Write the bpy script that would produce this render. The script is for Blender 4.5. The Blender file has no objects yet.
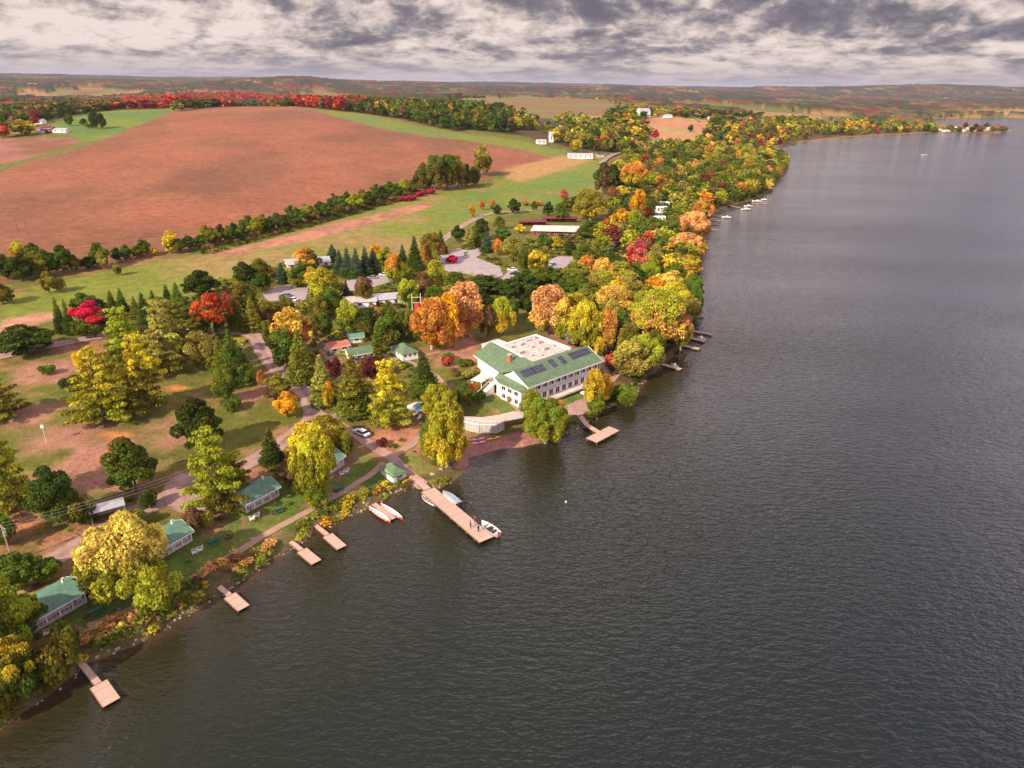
import bpy, math, random
import numpy as np
from mathutils import Vector, Matrix
random.seed(7); rng = np.random.default_rng(7)
SC = bpy.context.scene; COL = SC.collection; D = bpy.data
# ------------------------------------------------------------------ camera
W_, H_, FPX, CH = 1024, 768, 700., 85.
PIT = math.atan((384-84.5)/FPX); ROL = math.radians(0.8)
Fv = np.array([0, math.cos(PIT), -math.sin(PIT)]); R0 = np.array([1., 0, 0]); U0 = np.array([0, math.sin(PIT), math.cos(PIT)])
Rv = math.cos(ROL)*R0+math.sin(ROL)*U0; Uv = -math.sin(ROL)*R0+math.cos(ROL)*U0
CP = np.array([0, 0, CH])
cam = D.objects.new('camera', D.cameras.new('camera')); COL.objects.link(cam); SC.camera = cam
cam.data.sensor_width = 36; cam.data.lens = FPX/W_*36; cam.data.clip_start = 1; cam.data.clip_end = 60000
M = Matrix(((Rv[0], Uv[0], -Fv[0], 0), (Rv[1], Uv[1], -Fv[1], 0), (Rv[2], Uv[2], -Fv[2], CH), (0, 0, 0, 1)))
cam.matrix_world = M
def ray(px, py):
    px = np.asarray(px, float); py = np.asarray(py, float)
    return Fv*FPX+Rv*(px-512)[..., None]-Uv*(py-384)[..., None]
def at(px, py, z=0.):
    d = ray(px, py); t = (z-CH)/d[..., 2]
    return np.stack([d[..., 0]*t, d[..., 1]*t], -1)
def proj(P):
    q = np.asarray(P, float)-CP; dz = q@Fv
    return 512+FPX*(q@Rv)/dz, 384-FPX*(q@Uv)/dz, dz
# ------------------------------------------------------------------ noise
def ss(a, b, x):
    t = np.clip((x-a)/(b-a), 0, 1); return t*t*(3-2*t)
def _hash(i, j, s):
    n = (i*374761393+j*668265263+s*1442695041) & 0xffffffff
    n = ((n ^ (n >> 13))*1274126177) & 0xffffffff
    return ((n ^ (n >> 16)) & 0xffff)/65535.
def vnoise(x, y, s=0):
    xi = np.floor(x).astype(np.int64); yi = np.floor(y).astype(np.int64); fx = x-xi; fy = y-yi
    fx = fx*fx*(3-2*fx); fy = fy*fy*(3-2*fy)
    a = _hash(xi, yi, s); b = _hash(xi+1, yi, s); c = _hash(xi, yi+1, s); d = _hash(xi+1, yi+1, s)
    return a+(b-a)*fx+(c-a)*fy+(a-b-c+d)*fx*fy
def fbm(x, y, s=0, o=4):
    v = 0; a = .5; t = 0
    for k in range(o): v = v+a*vnoise(x*2**k, y*2**k, s+k*17); t += a; a *= .5
    return v/t
# ------------------------------------------------------------------ shoreline and terrain height
SHORE = [(0, 728), (30, 706), (60, 687), (90, 662), (130, 645), (165, 628), (200, 607), (222, 594), (262, 566), (290, 549), (320, 530), (350, 516), (372, 506), (395, 494), (412, 487), (424, 487),
  (438, 489), (452, 484), (464, 473), (467, 458), (490, 452), (515, 447), (535, 443), (553, 441), (566, 434), (580, 428), (594, 419), (610, 407), (628, 402), (639, 388), (648, 376), (660, 367), (672, 357), (684, 343),
  (691, 328), (696, 312), (697, 295), (697, 280), (698, 262), (700, 248), (704, 236), (706, 225), (709, 215), (722, 208), (736, 204), (752, 200), (768, 192), (778, 181), (785, 173), (788, 165), (782, 158), (770, 154),
  (768, 151), (775, 147), (800, 142), (850, 137), (900, 134), (935, 132.5), (1003, 133.5), (1008, 130), (1000, 127.5), (940, 125.5), (922, 120), (960, 117.5), (1040, 118)]
sp = at(np.array([p[0] for p in SHORE]), np.array([p[1] for p in SHORE]), 0.)
LAND = np.vstack([np.array([[-40000, -9000], [-2500, -900], [-420, -190], [-160, 2]]), sp, np.array([[3200, 2550], [40000, 2400], [40000, 40000], [-40000, 40000]])])
def pip(x, y, P):
    ins = np.zeros(x.shape, bool); n = len(P)
    for i in range(n):
        x0, y0 = P[i]; x1, y1 = P[(i+1) % n]
        if y0 == y1: continue
        c = ((y0 > y) != (y1 > y)) & (x < (x1-x0)*(y-y0)/(y1-y0)+x0); ins ^= c
    return ins
def pdist(x, y, P, closed=True):
    d = np.full(x.shape, 1e18); n = len(P)
    for i in range(n if closed else n-1):
        x0, y0 = P[i]; x1, y1 = P[(i+1) % n]; dx = x1-x0; dy = y1-y0; L = dx*dx+dy*dy+1e-9
        t = np.clip(((x-x0)*dx+(y-y0)*dy)/L, 0, 1)
        d = np.minimum(d, (x-x0-t*dx)**2+(y-y0-t*dy)**2)
    return np.sqrt(d)
def sdp(x, y, P):
    d = pdist(x, y, P); return np.where(pip(x, y, P), d, -d)
def shore_s(x, y):
    x = np.asarray(x, float); y = np.asarray(y, float)
    s = sdp(x, y, LAND)
    r = np.hypot(x, y)
    return s+(vnoise(x*.35, y*.35, 91)-.5)*1.6*(1-ss(300, 900, r))+(vnoise(x*.01, y*.01, 92)-.5)*60*ss(1400, 3000, r)*ss(0, 1, 1)
def height(x, y, s=None):
    x = np.asarray(x, float); y = np.asarray(y, float)
    if s is None: s = shore_s(x, y)
    r = np.hypot(x, y)
    h = -1.6*ss(0, -8, s)+.9*ss(0, 2.2, s)+1.5*ss(2, 22, s)+1.6*ss(18, 70, s)+4.*ss(60, 330, s)
    inl = ss(0, 400, s)
    def bump(cx, cy, a, sx, sy=None):
        sy = sy or sx
        return a*np.exp(-((x-cx)**2/(2*sx*sx)+(y-cy)**2/(2*sy*sy)))
    h = h+inl*(bump(-400, 1160, 38, 430, 400)+bump(60, 2350, 36, 620, 420)+bump(300, 1450, 17, 210)+bump(-1430, 4800, 48, 240, 500)
        +bump(-3100, 4300, 52, 1100, 900)+bump(-1600, 6500, 52, 1500, 1200)+bump(1000, 6000, 34, 1500, 700)+bump(4300, 8200, 88, 1500, 700)+bump(600, 10500, 66, 3800, 900)+bump(8500, 9000, 80, 2500, 1200)+bump(-6500, 9500, 90, 3600, 1500))
    far = ss(1500, 4500, r)*ss(0, 900, s)
    h = h+far*(fbm(x/900, y/900, 5, 3)-.38)*46+inl*(fbm(x/170, y/170, 9, 2)-.5)*3.
    return h
def hz(x, y): return float(height(np.array([float(x)]), np.array([float(y)]))[0])
def ground(pxs, pys):
    """first hit of the view rays with the terrain, batch"""
    pxs = np.atleast_1d(np.asarray(pxs, float)); pys = np.atleast_1d(np.asarray(pys, float)); out = np.zeros((len(pxs), 3))
    g = np.geomspace(60, 16000, 260)
    for i0 in range(0, len(pxs), 400):
        d = ray(pxs[i0:i0+400], pys[i0:i0+400]); hl = np.hypot(d[:, 0], d[:, 1]); d = d/hl[:, None]
        X = d[:, 0:1]*g; Y = d[:, 1:2]*g; Z = CH+d[:, 2:3]*g
        dd = Z-height(X.ravel(), Y.ravel()).reshape(X.shape)
        neg = dd < 0; k = np.where(neg.any(1), neg.argmax(1), len(g)-1); k = np.maximum(k, 1)
        a = g[k-1].copy(); b = g[k].copy()
        for _ in range(9):
            m = (a+b)/2; hm = height(d[:, 0]*m, d[:, 1]*m); low = CH+d[:, 2]*m < hm
            b = np.where(low, m, b); a = np.where(low, a, m)
        m = (a+b)/2; x = d[:, 0]*m; y = d[:, 1]*m
        out[i0:i0+400] = np.stack([x, y, height(x, y)], 1)
    return out
def gp(px, py): return ground([px], [py])[0]
def wpoly(pts): return ground([p[0] for p in pts], [p[1] for p in pts])[:, :2]
# ------------------------------------------------------------------ materials
def newmat(name):
    m = D.materials.new(name); m.use_nodes = True; nt = m.node_tree; nt.nodes.clear()
    o = nt.nodes.new('ShaderNodeOutputMaterial'); b = nt.nodes.new('ShaderNodeBsdfPrincipled'); nt.links.new(b.outputs[0], o.inputs[0])
    b.inputs['Specular IOR Level'].default_value = .3
    return m, nt, b
def N(nt, t, **k):
    n = nt.nodes.new(t)
    for a, v in k.items(): setattr(n, a, v)
    return n
def rough_mat(name, col, rough=.7, var=.25, scale=1.5, metal=0., stretch=None, bump=0.):
    m, nt, b = newmat(name); L = nt.links.new
    tc = N(nt, 'ShaderNodeTexCoord'); mp = N(nt, 'ShaderNodeMapping'); L(tc.outputs['Object'], mp.inputs[0])
    if stretch: mp.inputs['Scale'].default_value = stretch
    nz = N(nt, 'ShaderNodeTexNoise'); nz.inputs['Scale'].default_value = scale; nz.inputs['Detail'].default_value = 5; nz.inputs['Roughness'].default_value = .65; L(mp.outputs[0], nz.inputs['Vector'])
    mr = N(nt, 'ShaderNodeMapRange'); mr.inputs[1].default_value = .3; mr.inputs[2].default_value = .7; mr.inputs[3].default_value = 1-var; mr.inputs[4].default_value = 1+var; L(nz.outputs['Fac'], mr.inputs[0])
    mx = N(nt, 'ShaderNodeVectorMath', operation='SCALE'); mx.inputs[0].default_value = col; L(mr.outputs[0], mx.inputs['Scale']); L(mx.outputs[0], b.inputs['Base Color'])
    b.inputs['Roughness'].default_value = rough; b.inputs['Metallic'].default_value = metal
    if bump:
        bp = N(nt, 'ShaderNodeBump'); bp.inputs['Strength'].default_value = bump; bp.inputs['Distance'].default_value = .1; L(nz.outputs['Fac'], bp.inputs['Height']); L(bp.outputs[0], b.inputs['Normal'])
    return m
def striped(name, col, col2, axis='X', freq=3., rough=.6, duty=.12, extra=.2):
    m, nt, b = newmat(name); L = nt.links.new
    tc = N(nt, 'ShaderNodeTexCoord'); sx = N(nt, 'ShaderNodeSeparateXYZ'); L(tc.outputs['Object'], sx.inputs[0])
    a = N(nt, 'ShaderNodeMath', operation='MULTIPLY'); a.inputs[1].default_value = freq; L(sx.outputs[axis], a.inputs[0])
    f = N(nt, 'ShaderNodeMath', operation='FRACT'); L(a.outputs[0], f.inputs[0])
    fl = N(nt, 'ShaderNodeMath', operation='FLOOR'); L(a.outputs[0], fl.inputs[0])
    wn = N(nt, 'ShaderNodeTexWhiteNoise', noise_dimensions='1D'); L(fl.outputs[0], wn.inputs['W'])
    g = N(nt, 'ShaderNodeMath', operation='LESS_THAN'); g.inputs[1].default_value = duty; L(f.outputs[0], g.inputs[0])
    nz = N(nt, 'ShaderNodeTexNoise'); nz.inputs['Scale'].default_value = .8; nz.inputs['Detail'].default_value = 4; L(tc.outputs['Object'], nz.inputs['Vector'])
    ad = N(nt, 'ShaderNodeMath', operation='ADD'); L(wn.outputs['Value'], ad.inputs[0]); L(nz.outputs['Fac'], ad.inputs[1])
    mr = N(nt, 'ShaderNodeMapRange'); mr.inputs[2].default_value = 1.7; mr.inputs[3].default_value = 1-extra; mr.inputs[4].default_value = 1+extra; L(ad.outputs[0], mr.inputs[0])
    sc = N(nt, 'ShaderNodeVectorMath', operation='SCALE'); sc.inputs[0].default_value = col; L(mr.outputs[0], sc.inputs['Scale'])
    mx = N(nt, 'ShaderNodeMix', data_type='RGBA'); L(g.outputs[0], mx.inputs['Factor']); L(sc.outputs[0], mx.inputs['A']); mx.inputs['B'].default_value = (*col2, 1)
    L(mx.outputs['Result'], b.inputs['Base Color']); b.inputs['Roughness'].default_value = rough
    return m
MT = {}
MT['white'] = rough_mat('white_paint', (.76, .72, .68), .6, .1, .6)
MT['clap'] = striped('white_clapboard', (.78, .74, .70), (.5, .47, .44), 'Z', 4., .6, .1, .06)
MT['green'] = rough_mat('green_roof_shingle', (.105, .165, .092), .75, .3, .9); MT['green3'] = rough_mat('teal_green_shingle', (.11, .215, .15), .7, .3, .9)
MT['green2'] = striped('green_metal_roof', (.10, .245, .175), (.07, .16, .12), 'X', 2.2, .5, .1, .12)
MT['grey'] = rough_mat('weathered_grey', (.42, .38, .37), .8, .2, 1.)
MT['palelot'] = rough_mat('pale_membrane_roof', (.60, .50, .46), .85, .25, .5)
MT['flat'] = rough_mat('gravel_flat_roof', (.54, .41, .36), .9, .55, 1.1)
MT['glass'] = rough_mat('dark_window_glass', (.025, .03, .035), .08, .2, 1.)
MT['metal'] = rough_mat('pale_metal', (.55, .55, .55), .4, .15, 1., .6)
MT['dark'] = rough_mat('dark_metal', (.04, .04, .045), .5, .2, 2.)
MT['wood'] = striped('dock_boards', (.46, .32, .25), (.2, .12, .09), 'X', 3.3, .8, .13, .2)
MT['woodbeam'] = rough_mat('dock_beam', (.20, .12, .085), .85, .3, 2.)
MT['deck'] = striped('deck_boards', (.52, .42, .37), (.25, .19, .16), 'X', 3.3, .8, .12, .15)
MT['red'] = rough_mat('red_paint', (.5, .06, .04), .5, .15, 1.)
MT['brick'] = rough_mat('red_brick', (.42, .13, .08), .85, .25, 3.)
MT['barnred'] = rough_mat('dark_red_boards', (.14, .03, .035), .8, .3, 1.)
MT['solar'] = striped('solar_cells', (.03, .035, .07), (.28, .28, .32), 'X', 1., .12, .08, .2)
MT['pink'] = rough_mat('pink_plastic', (.85, .38, .48), .35, .08, 1.)
MT['yellow'] = rough_mat('yellow_plastic', (.75, .5, .05), .35, .08, 1.)
MT['redpl'] = rough_mat('red_plastic', (.62, .07, .05), .35, .08, 1.)
MT['bark'] = rough_mat('bark', (.13, .09, .065), .9, .35, 3., bump=.4)
MT['palebark'] = rough_mat('pale_bark', (.38, .32, .26), .9, .3, 3., bump=.4)
MT['rubber'] = rough_mat('tyre_rubber', (.02, .02, .02), .8, .1, 3.)
MT['skin'] = rough_mat('skin', (.5, .28, .2), .5, .05, 4.)
MT['hair'] = rough_mat('hair', (.05, .03, .02), .7, .2, 8.)
MT['cloth1'] = rough_mat('dark_jacket', (.03, .035, .05), .85, .2, 6.)
MT['cloth2'] = rough_mat('red_jacket', (.3, .05, .04), .85, .2, 6.)
MT['teal'] = rough_mat('green_painted_boards', (.03, .12, .08), .6, .2, 3.)
MT['canvas'] = rough_mat('grey_canvas', (.28, .31, .36), .8, .15, 1.)
MT['poolw'] = rough_mat('pool_water', (.12, .38, .36), .05, .1, .5)
MT['stone'] = rough_mat('pale_stone', (.42, .33, .28), .9, .35, .8, bump=.5)
MT['rock'] = rough_mat('shore_rock', (.34, .25, .21), .9, .4, 1.2, bump=.6)
for k, c in dict(c_white=(.8, .8, .8), c_blue=(.08, .14, .3), c_grey=(.3, .31, .33), c_black=(.02, .02, .025), c_red=(.4, .03, .03)).items(): MT[k] = rough_mat('car_paint_'+k[2:], c, .25, .04, 1.)
def leafmat(name, merged):
    m = D.materials.new(name); m.use_nodes = True; nt = m.node_tree; nt.nodes.clear(); L = nt.links.new
    o = N(nt, 'ShaderNodeOutputMaterial'); va = N(nt, 'ShaderNodeAttribute', attribute_name='var')
    if merged:
        c0 = N(nt, 'ShaderNodeAttribute', attribute_name='tint').outputs['Color']
    else:
        oi = N(nt, 'ShaderNodeObjectInfo'); t2 = N(nt, 'ShaderNodeAttribute', attribute_type='OBJECT', attribute_name='tint2'); th = N(nt, 'ShaderNodeAttribute', attribute_type='OBJECT', attribute_name='blend')
        mv = N(nt, 'ShaderNodeAttribute', attribute_name='mixv')
        sb = N(nt, 'ShaderNodeMath', operation='SUBTRACT'); L(mv.outputs['Fac'], sb.inputs[0]); L(th.outputs['Fac'], sb.inputs[1])
        mr = N(nt, 'ShaderNodeMapRange', interpolation_type='SMOOTHSTEP'); mr.inputs[1].default_value = -.08; mr.inputs[2].default_value = .08; L(sb.outputs[0], mr.inputs[0])
        mx = N(nt, 'ShaderNodeMix', data_type='RGBA'); L(mr.outputs[0], mx.inputs['Factor']); L(t2.outputs['Color'], mx.inputs['A']); L(oi.outputs['Color'], mx.inputs['B']); c0 = mx.outputs['Result']
    hs = N(nt, 'ShaderNodeHueSaturation'); L(c0, hs.inputs['Color'])
    a = N(nt, 'ShaderNodeMapRange'); a.inputs[3].default_value = .472; a.inputs[4].default_value = .53; L(va.outputs['Fac'], a.inputs[0]); L(a.outputs[0], hs.inputs['Hue'])
    b = N(nt, 'ShaderNodeMapRange'); b.inputs[3].default_value = .5; b.inputs[4].default_value = 1.5; L(va.outputs['Fac'], b.inputs[0]); L(b.outputs[0], hs.inputs['Value'])
    hs.inputs['Saturation'].default_value = 1.
    df = N(nt, 'ShaderNodeBsdfDiffuse'); tr = N(nt, 'ShaderNodeBsdfTranslucent'); ms = N(nt, 'ShaderNodeMixShader'); ms.inputs[0].default_value = .36
    L(hs.outputs[0], df.inputs[0]); L(hs.outputs[0], tr.inputs[0]); L(df.outputs[0], ms.inputs[1]); L(tr.outputs[0], ms.inputs[2]); L(ms.outputs[0], o.inputs[0])
    return m
MT['leaf'] = leafmat('foliage', False); MT['leafm'] = leafmat('woodland_foliage', True)
def ground_mat(rows_=False):
    m, nt, b = newmat('field_soil' if rows_ else 'ground_cover'); L = nt.links.new
    at_ = N(nt, 'ShaderNodeAttribute', attribute_name='cover'); ge = N(nt, 'ShaderNodeNewGeometry')
    n1 = N(nt, 'ShaderNodeTexNoise'); n1.inputs['Scale'].default_value = .22; n1.inputs['Detail'].default_value = 6; n1.inputs['Roughness'].default_value = .7; L(ge.outputs['Position'], n1.inputs['Vector'])
    n2 = N(nt, 'ShaderNodeTexNoise'); n2.inputs['Scale'].default_value = 1.9; n2.inputs['Detail'].default_value = 4; L(ge.outputs['Position'], n2.inputs['Vector'])
    ad = N(nt, 'ShaderNodeMath', operation='ADD'); L(n1.outputs['Fac'], ad.inputs[0]); L(n2.outputs['Fac'], ad.inputs[1])
    mr = N(nt, 'ShaderNodeMapRange'); mr.inputs[1].default_value = .7; mr.inputs[2].default_value = 1.3; mr.inputs[3].default_value = .56; mr.inputs[4].default_value = 1.44; L(ad.outputs[0], mr.inputs[0])
    sc = N(nt, 'ShaderNodeVectorMath', operation='SCALE'); L(at_.outputs['Color'], sc.inputs[0]); L(mr.outputs[0], sc.inputs['Scale']); L(sc.outputs[0], b.inputs['Base Color'])
    if rows_:
        mpp = N(nt, 'ShaderNodeMapping'); mpp.inputs['Rotation'].default_value = (0, 0, math.radians(-32)); L(ge.outputs['Position'], mpp.inputs[0])
        wv = N(nt, 'ShaderNodeTexWave', wave_type='BANDS', bands_direction='Y'); wv.inputs['Scale'].default_value = .055; wv.inputs['Distortion'].default_value = 9.; wv.inputs['Detail'].default_value = 2; wv.inputs['Detail Scale'].default_value = .12; L(mpp.outputs[0], wv.inputs['Vector'])
        nf = N(nt, 'ShaderNodeTexNoise'); nf.inputs['Scale'].default_value = .02; nf.inputs['Detail'].default_value = 8; nf.inputs['Roughness'].default_value = .72; L(ge.outputs['Position'], nf.inputs['Vector'])
        q1_ = N(nt, 'ShaderNodeMath', operation='MULTIPLY_ADD'); L(wv.outputs['Fac'], q1_.inputs[0]); q1_.inputs[1].default_value = .13; q1_.inputs[2].default_value = .48
        q2_ = N(nt, 'ShaderNodeMath', operation='MULTIPLY_ADD'); L(nf.outputs['Fac'], q2_.inputs[0]); q2_.inputs[1].default_value = .9; L(q1_.outputs[0], q2_.inputs[2])
        s2 = N(nt, 'ShaderNodeVectorMath', operation='SCALE'); L(sc.outputs[0], s2.inputs[0]); L(q2_.outputs[0], s2.inputs['Scale']); L(s2.outputs[0], b.inputs['Base Color'])
    b.inputs['Roughness'].default_value = .95; b.inputs['Specular IOR Level'].default_value = .1
    bp = N(nt, 'ShaderNodeBump'); bp.inputs['Strength'].default_value = .5; bp.inputs['Distance'].default_value = .25; L(n2.outputs['Fac'], bp.inputs['Height']); L(bp.outputs[0], b.inputs['Normal'])
    return m
MT['ground'] = ground_mat(); MT['field'] = ground_mat(True)
def surf_mat(name, col, var=.2, sc1=.35):
    m, nt, b = newmat(name); L = nt.links.new; ge = N(nt, 'ShaderNodeNewGeometry'); ac_ = N(nt, 'ShaderNodeAttribute', attribute_name='wear')
    n1 = N(nt, 'ShaderNodeTexNoise'); n1.inputs['Scale'].default_value = sc1; n1.inputs['Detail'].default_value = 7; n1.inputs['Roughness'].default_value = .7; L(ge.outputs['Position'], n1.inputs['Vector'])
    mr = N(nt, 'ShaderNodeMapRange'); mr.inputs[1].default_value = .3; mr.inputs[2].default_value = .7; mr.inputs[3].default_value = 1-var; mr.inputs[4].default_value = 1+var; L(n1.outputs['Fac'], mr.inputs[0])
    mx = N(nt, 'ShaderNodeVectorMath', operation='SCALE'); mx.inputs[0].default_value = col; wm_ = N(nt, 'ShaderNodeMath', operation='MULTIPLY_ADD'); L(ac_.outputs['Fac'], wm_.inputs[0]); wm_.inputs[1].default_value = -.42; L(mr.outputs[0], wm_.inputs[2]); L(wm_.outputs[0], mx.inputs['Scale']); L(mx.outputs[0], b.inputs['Base Color']); b.inputs['Roughness'].default_value = .95
    return m
MT['gravel'] = surf_mat('pink_gravel', (.36, .225, .19), .25); MT['asphalt'] = surf_mat('pale_asphalt', (.33, .27, .27), .2); MT['dirt'] = surf_mat('dirt_path', (.33, .215, .15), .25)
def water_mat():
    m, nt, b = newmat('lake_water'); L = nt.links.new; ge = N(nt, 'ShaderNodeNewGeometry')
    sh = N(nt, 'ShaderNodeAttribute', attribute_name='depth')
    r = N(nt, 'ShaderNodeValToRGB'); e = r.color_ramp.elements
    e[0].position = 0.; e[0].color = (.07, .042, .024, 1); e[1].position = 1.; e[1].color = (.004, .011, .020, 1)
    k = r.color_ramp.elements.new(.12); k.color = (.024, .022, .009, 1); k = r.color_ramp.elements.new(.4); k.color = (.010, .014, .006, 1)
    nz = N(nt, 'ShaderNodeTexNoise'); nz.inputs['Scale'].default_value = .05; nz.inputs['Detail'].default_value = 5; L(ge.outputs['Position'], nz.inputs['Vector'])
    ad = N(nt, 'ShaderNodeMath', operation='MULTIPLY_ADD'); L(nz.outputs['Fac'], ad.inputs[0]); ad.inputs[1].default_value = .16; L(sh.outputs['Fac'], ad.inputs[2])
    sb = N(nt, 'ShaderNodeMath', operation='SUBTRACT'); L(ad.outputs[0], sb.inputs[0]); sb.inputs[1].default_value = .08; L(sb.outputs[0], r.inputs[0]); L(r.outputs[0], b.inputs['Base Color'])
    b.inputs['IOR'].default_value = 1.333; b.inputs['Specular IOR Level'].default_value = .55; b.inputs['Roughness'].default_value = .12
    mp = N(nt, 'ShaderNodeMapping'); mp.inputs['Rotation'].default_value = (0, 0, math.radians(12)); mp.inputs['Scale'].default_value = (.45, 1., 1.); L(ge.outputs['Position'], mp.inputs[0])
    w1 = N(nt, 'ShaderNodeTexNoise'); w1.inputs['Scale'].default_value = .85; w1.inputs['Detail'].default_value = 3; w1.inputs['Roughness'].default_value = .5; w1.inputs['Distortion'].default_value = .4; L(mp.outputs[0], w1.inputs['Vector'])
    mp2 = N(nt, 'ShaderNodeMapping'); mp2.inputs['Rotation'].default_value = (0, 0, math.radians(-14)); mp2.inputs['Scale'].default_value = (.5, 1., 1.); L(ge.outputs['Position'], mp2.inputs[0])
    w2 = N(nt, 'ShaderNodeTexNoise'); w2.inputs['Scale'].default_value = 2.1; w2.inputs['Detail'].default_value = 2; L(mp2.outputs[0], w2.inputs['Vector'])
    a2 = N(nt, 'ShaderNodeMath', operation='MULTIPLY_ADD'); L(w2.outputs['Fac'], a2.inputs[0]); a2.inputs[1].default_value = .42; L(w1.outputs['Fac'], a2.inputs[2])
    g = N(nt, 'ShaderNodeTexNoise'); g.inputs['Scale'].default_value = .012; g.inputs['Detail'].default_value = 4; mp3 = N(nt, 'ShaderNodeMapping'); mp3.inputs['Scale'].default_value = (.35, 1., 1.); L(ge.outputs['Position'], mp3.inputs[0]); L(mp3.outputs[0], g.inputs['Vector'])
    gm = N(nt, 'ShaderNodeMapRange'); gm.inputs[1].default_value = .3; gm.inputs[2].default_value = .7; gm.inputs[3].default_value = .3; gm.inputs[4].default_value = 1.; L(g.outputs['Fac'], gm.inputs[0])
    bp = N(nt, 'ShaderNodeBump'); bp.inputs['Distance'].default_value = .5; L(gm.outputs[0], bp.inputs['Strength']); L(a2.outputs[0], bp.inputs['Height']); L(bp.outputs[0], b.inputs['Normal'])
    return m
MT['water'] = water_mat()
# ------------------------------------------------------------------ object helpers
def setp(o, label=None, cat=None, group=None, kind=None):
    if label: o['label'] = label
    if cat: o['category'] = cat
    if group: o['group'] = group
    if kind: o['kind'] = kind
    return o
def empty(name, loc, rz=0, label=None, cat=None, group=None):
    o = D.objects.new(name, None); COL.objects.link(o); o.location = loc; o.rotation_euler = (0, 0, rz); o.empty_display_size = .3
    return setp(o, label, cat, group)
def link(name, me, parent=None):
    o = D.objects.new(name, me); COL.objects.link(o)
    if parent: o.parent = parent
    return o
def raw_mesh(name, v, f, mats, mi=None, attrs=None, smooth=False):
    """v (n,3); f (m,k) all the same size"""
    me = D.meshes.new(name); v = np.asarray(v, np.float32); f = np.asarray(f, np.int32); k = f.shape[1]
    me.vertices.add(len(v)); me.vertices.foreach_set('co', v.ravel()); me.loops.add(f.size); me.loops.foreach_set('vertex_index', f.ravel())
    me.polygons.add(len(f)); me.polygons.foreach_set('loop_start', np.arange(0, f.size, k, dtype=np.int32))
    for m in mats: me.materials.append(m)
    if mi is not None: me.polygons.foreach_set('material_index', np.asarray(mi, np.int32))
    if smooth: me.polygons.foreach_set('use_smooth', np.ones(len(f), bool))
    for n_, (ty, arr) in (attrs or {}).items():
        a = me.attributes.new(n_, ty, 'POINT')
        a.data.foreach_set('color' if ty == 'FLOAT_COLOR' else 'value', np.asarray(arr, np.float32).ravel())
    me.update(calc_edges=True); return me
class MB:
    def __init__(s): s.v = []; s.f = []; s.m = []; s.mats = []
    def mi(s, m):
        m = MT[m] if isinstance(m, str) else m
        if m not in s.mats: s.mats.append(m)
        return s.mats.index(m)
    def add(s, v, f, m):
        o = len(s.v); s.v += [tuple(p) for p in v]; i = s.mi(m)
        for q in f: s.f.append([a+o for a in q]); s.m.append(i)
        return s
    def box(s, x0, x1, y0, y1, z0, z1, m):
        return s.add([(x0, y0, z0), (x1, y0, z0), (x1, y1, z0), (x0, y1, z0), (x0, y0, z1), (x1, y0, z1), (x1, y1, z1), (x0, y1, z1)],
                     [(3, 2, 1, 0), (4, 5, 6, 7), (0, 1, 5, 4), (1, 2, 6, 5), (2, 3, 7, 6), (3, 0, 4, 7)], m)
    def slab(s, top, th, m):
        n = len(top); lo = [(a, b, c-th) for a, b, c in top]
        return s.add(list(top)+lo, [tuple(range(n)), tuple(range(2*n-1, n-1, -1))]+[(i, i+n, (i+1) % n+n, (i+1) % n) for i in range(n)], m)
    def tube(s, p, q, r0, r1, m, n=7, cap=True):
        p = Vector(p); q = Vector(q); d = (q-p).normalized(); a = d.orthogonal().normalized(); b = d.cross(a)
        v = [p+(a*math.cos(t)+b*math.sin(t))*r0 for t in [2*math.pi*i/n for i in range(n)]]+[q+(a*math.cos(t)+b*math.sin(t))*r1 for t in [2*math.pi*i/n for i in range(n)]]
        f = [(i, (i+1) % n, (i+1) % n+n, i+n) for i in range(n)]
        if cap: f += [tuple(range(n-1, -1, -1)), tuple(range(n, 2*n))]
        return s.add(v, f, m)
    def loft(s, rings, m, closed=True, cap=True):
        n = len(rings[0]); v = [p for r in rings for p in r]; f = []
        for i in range(len(rings)-1):
            for j in range(n if closed else n-1): f.append((i*n+j, i*n+(j+1) % n, (i+1)*n+(j+1) % n, (i+1)*n+j))
        if cap: f += [tuple(range(n-1, -1, -1)), tuple(range((len(rings)-1)*n, len(rings)*n))]
        return s.add(v, f, m)
    def build(s, name, parent=None, smooth=False):
        me = D.meshes.new(name); me.from_pydata(s.v, [], s.f)
        for m in s.mats: me.materials.append(m)
        me.polygons.foreach_set('material_index', s.m)
        if smooth: me.polygons.foreach_set('use_smooth', [True]*len(s.f))
        me.update(); return link(name, me, parent)
def copy_tree(o, parent=None):
    c = o.copy(); COL.objects.link(c)
    if parent: c.parent = parent
    for ch in [x for x in o.children]: copy_tree(ch, c)
    return c
# ------------------------------------------------------------------ ground sheet
az_in = np.radians(np.linspace(-53, 53, 1130)); az_l = np.radians(np.linspace(-180, -53, 46))[:-1]; az_r = np.radians(np.linspace(53, 180, 46))[1:]
AZ = np.concatenate([az_l, az_in, az_r])
rows = CH/np.tan(np.radians(np.linspace(57, 8.5, 640))); rr = np.geomspace(rows[-1]*1.008, 30000, 330); RR = np.concatenate([[1., 20, 40], rows, rr])
A_, Rr_ = np.meshgrid(AZ, RR, indexing='ij'); X = (np.sin(A_)*Rr_); Y = (np.cos(A_)*Rr_); nA, nR = X.shape
xf = X.ravel(); yf = Y.ravel(); S = shore_s(xf, yf); Z = height(xf, yf, S); rf = np.hypot(xf, yf)
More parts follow.
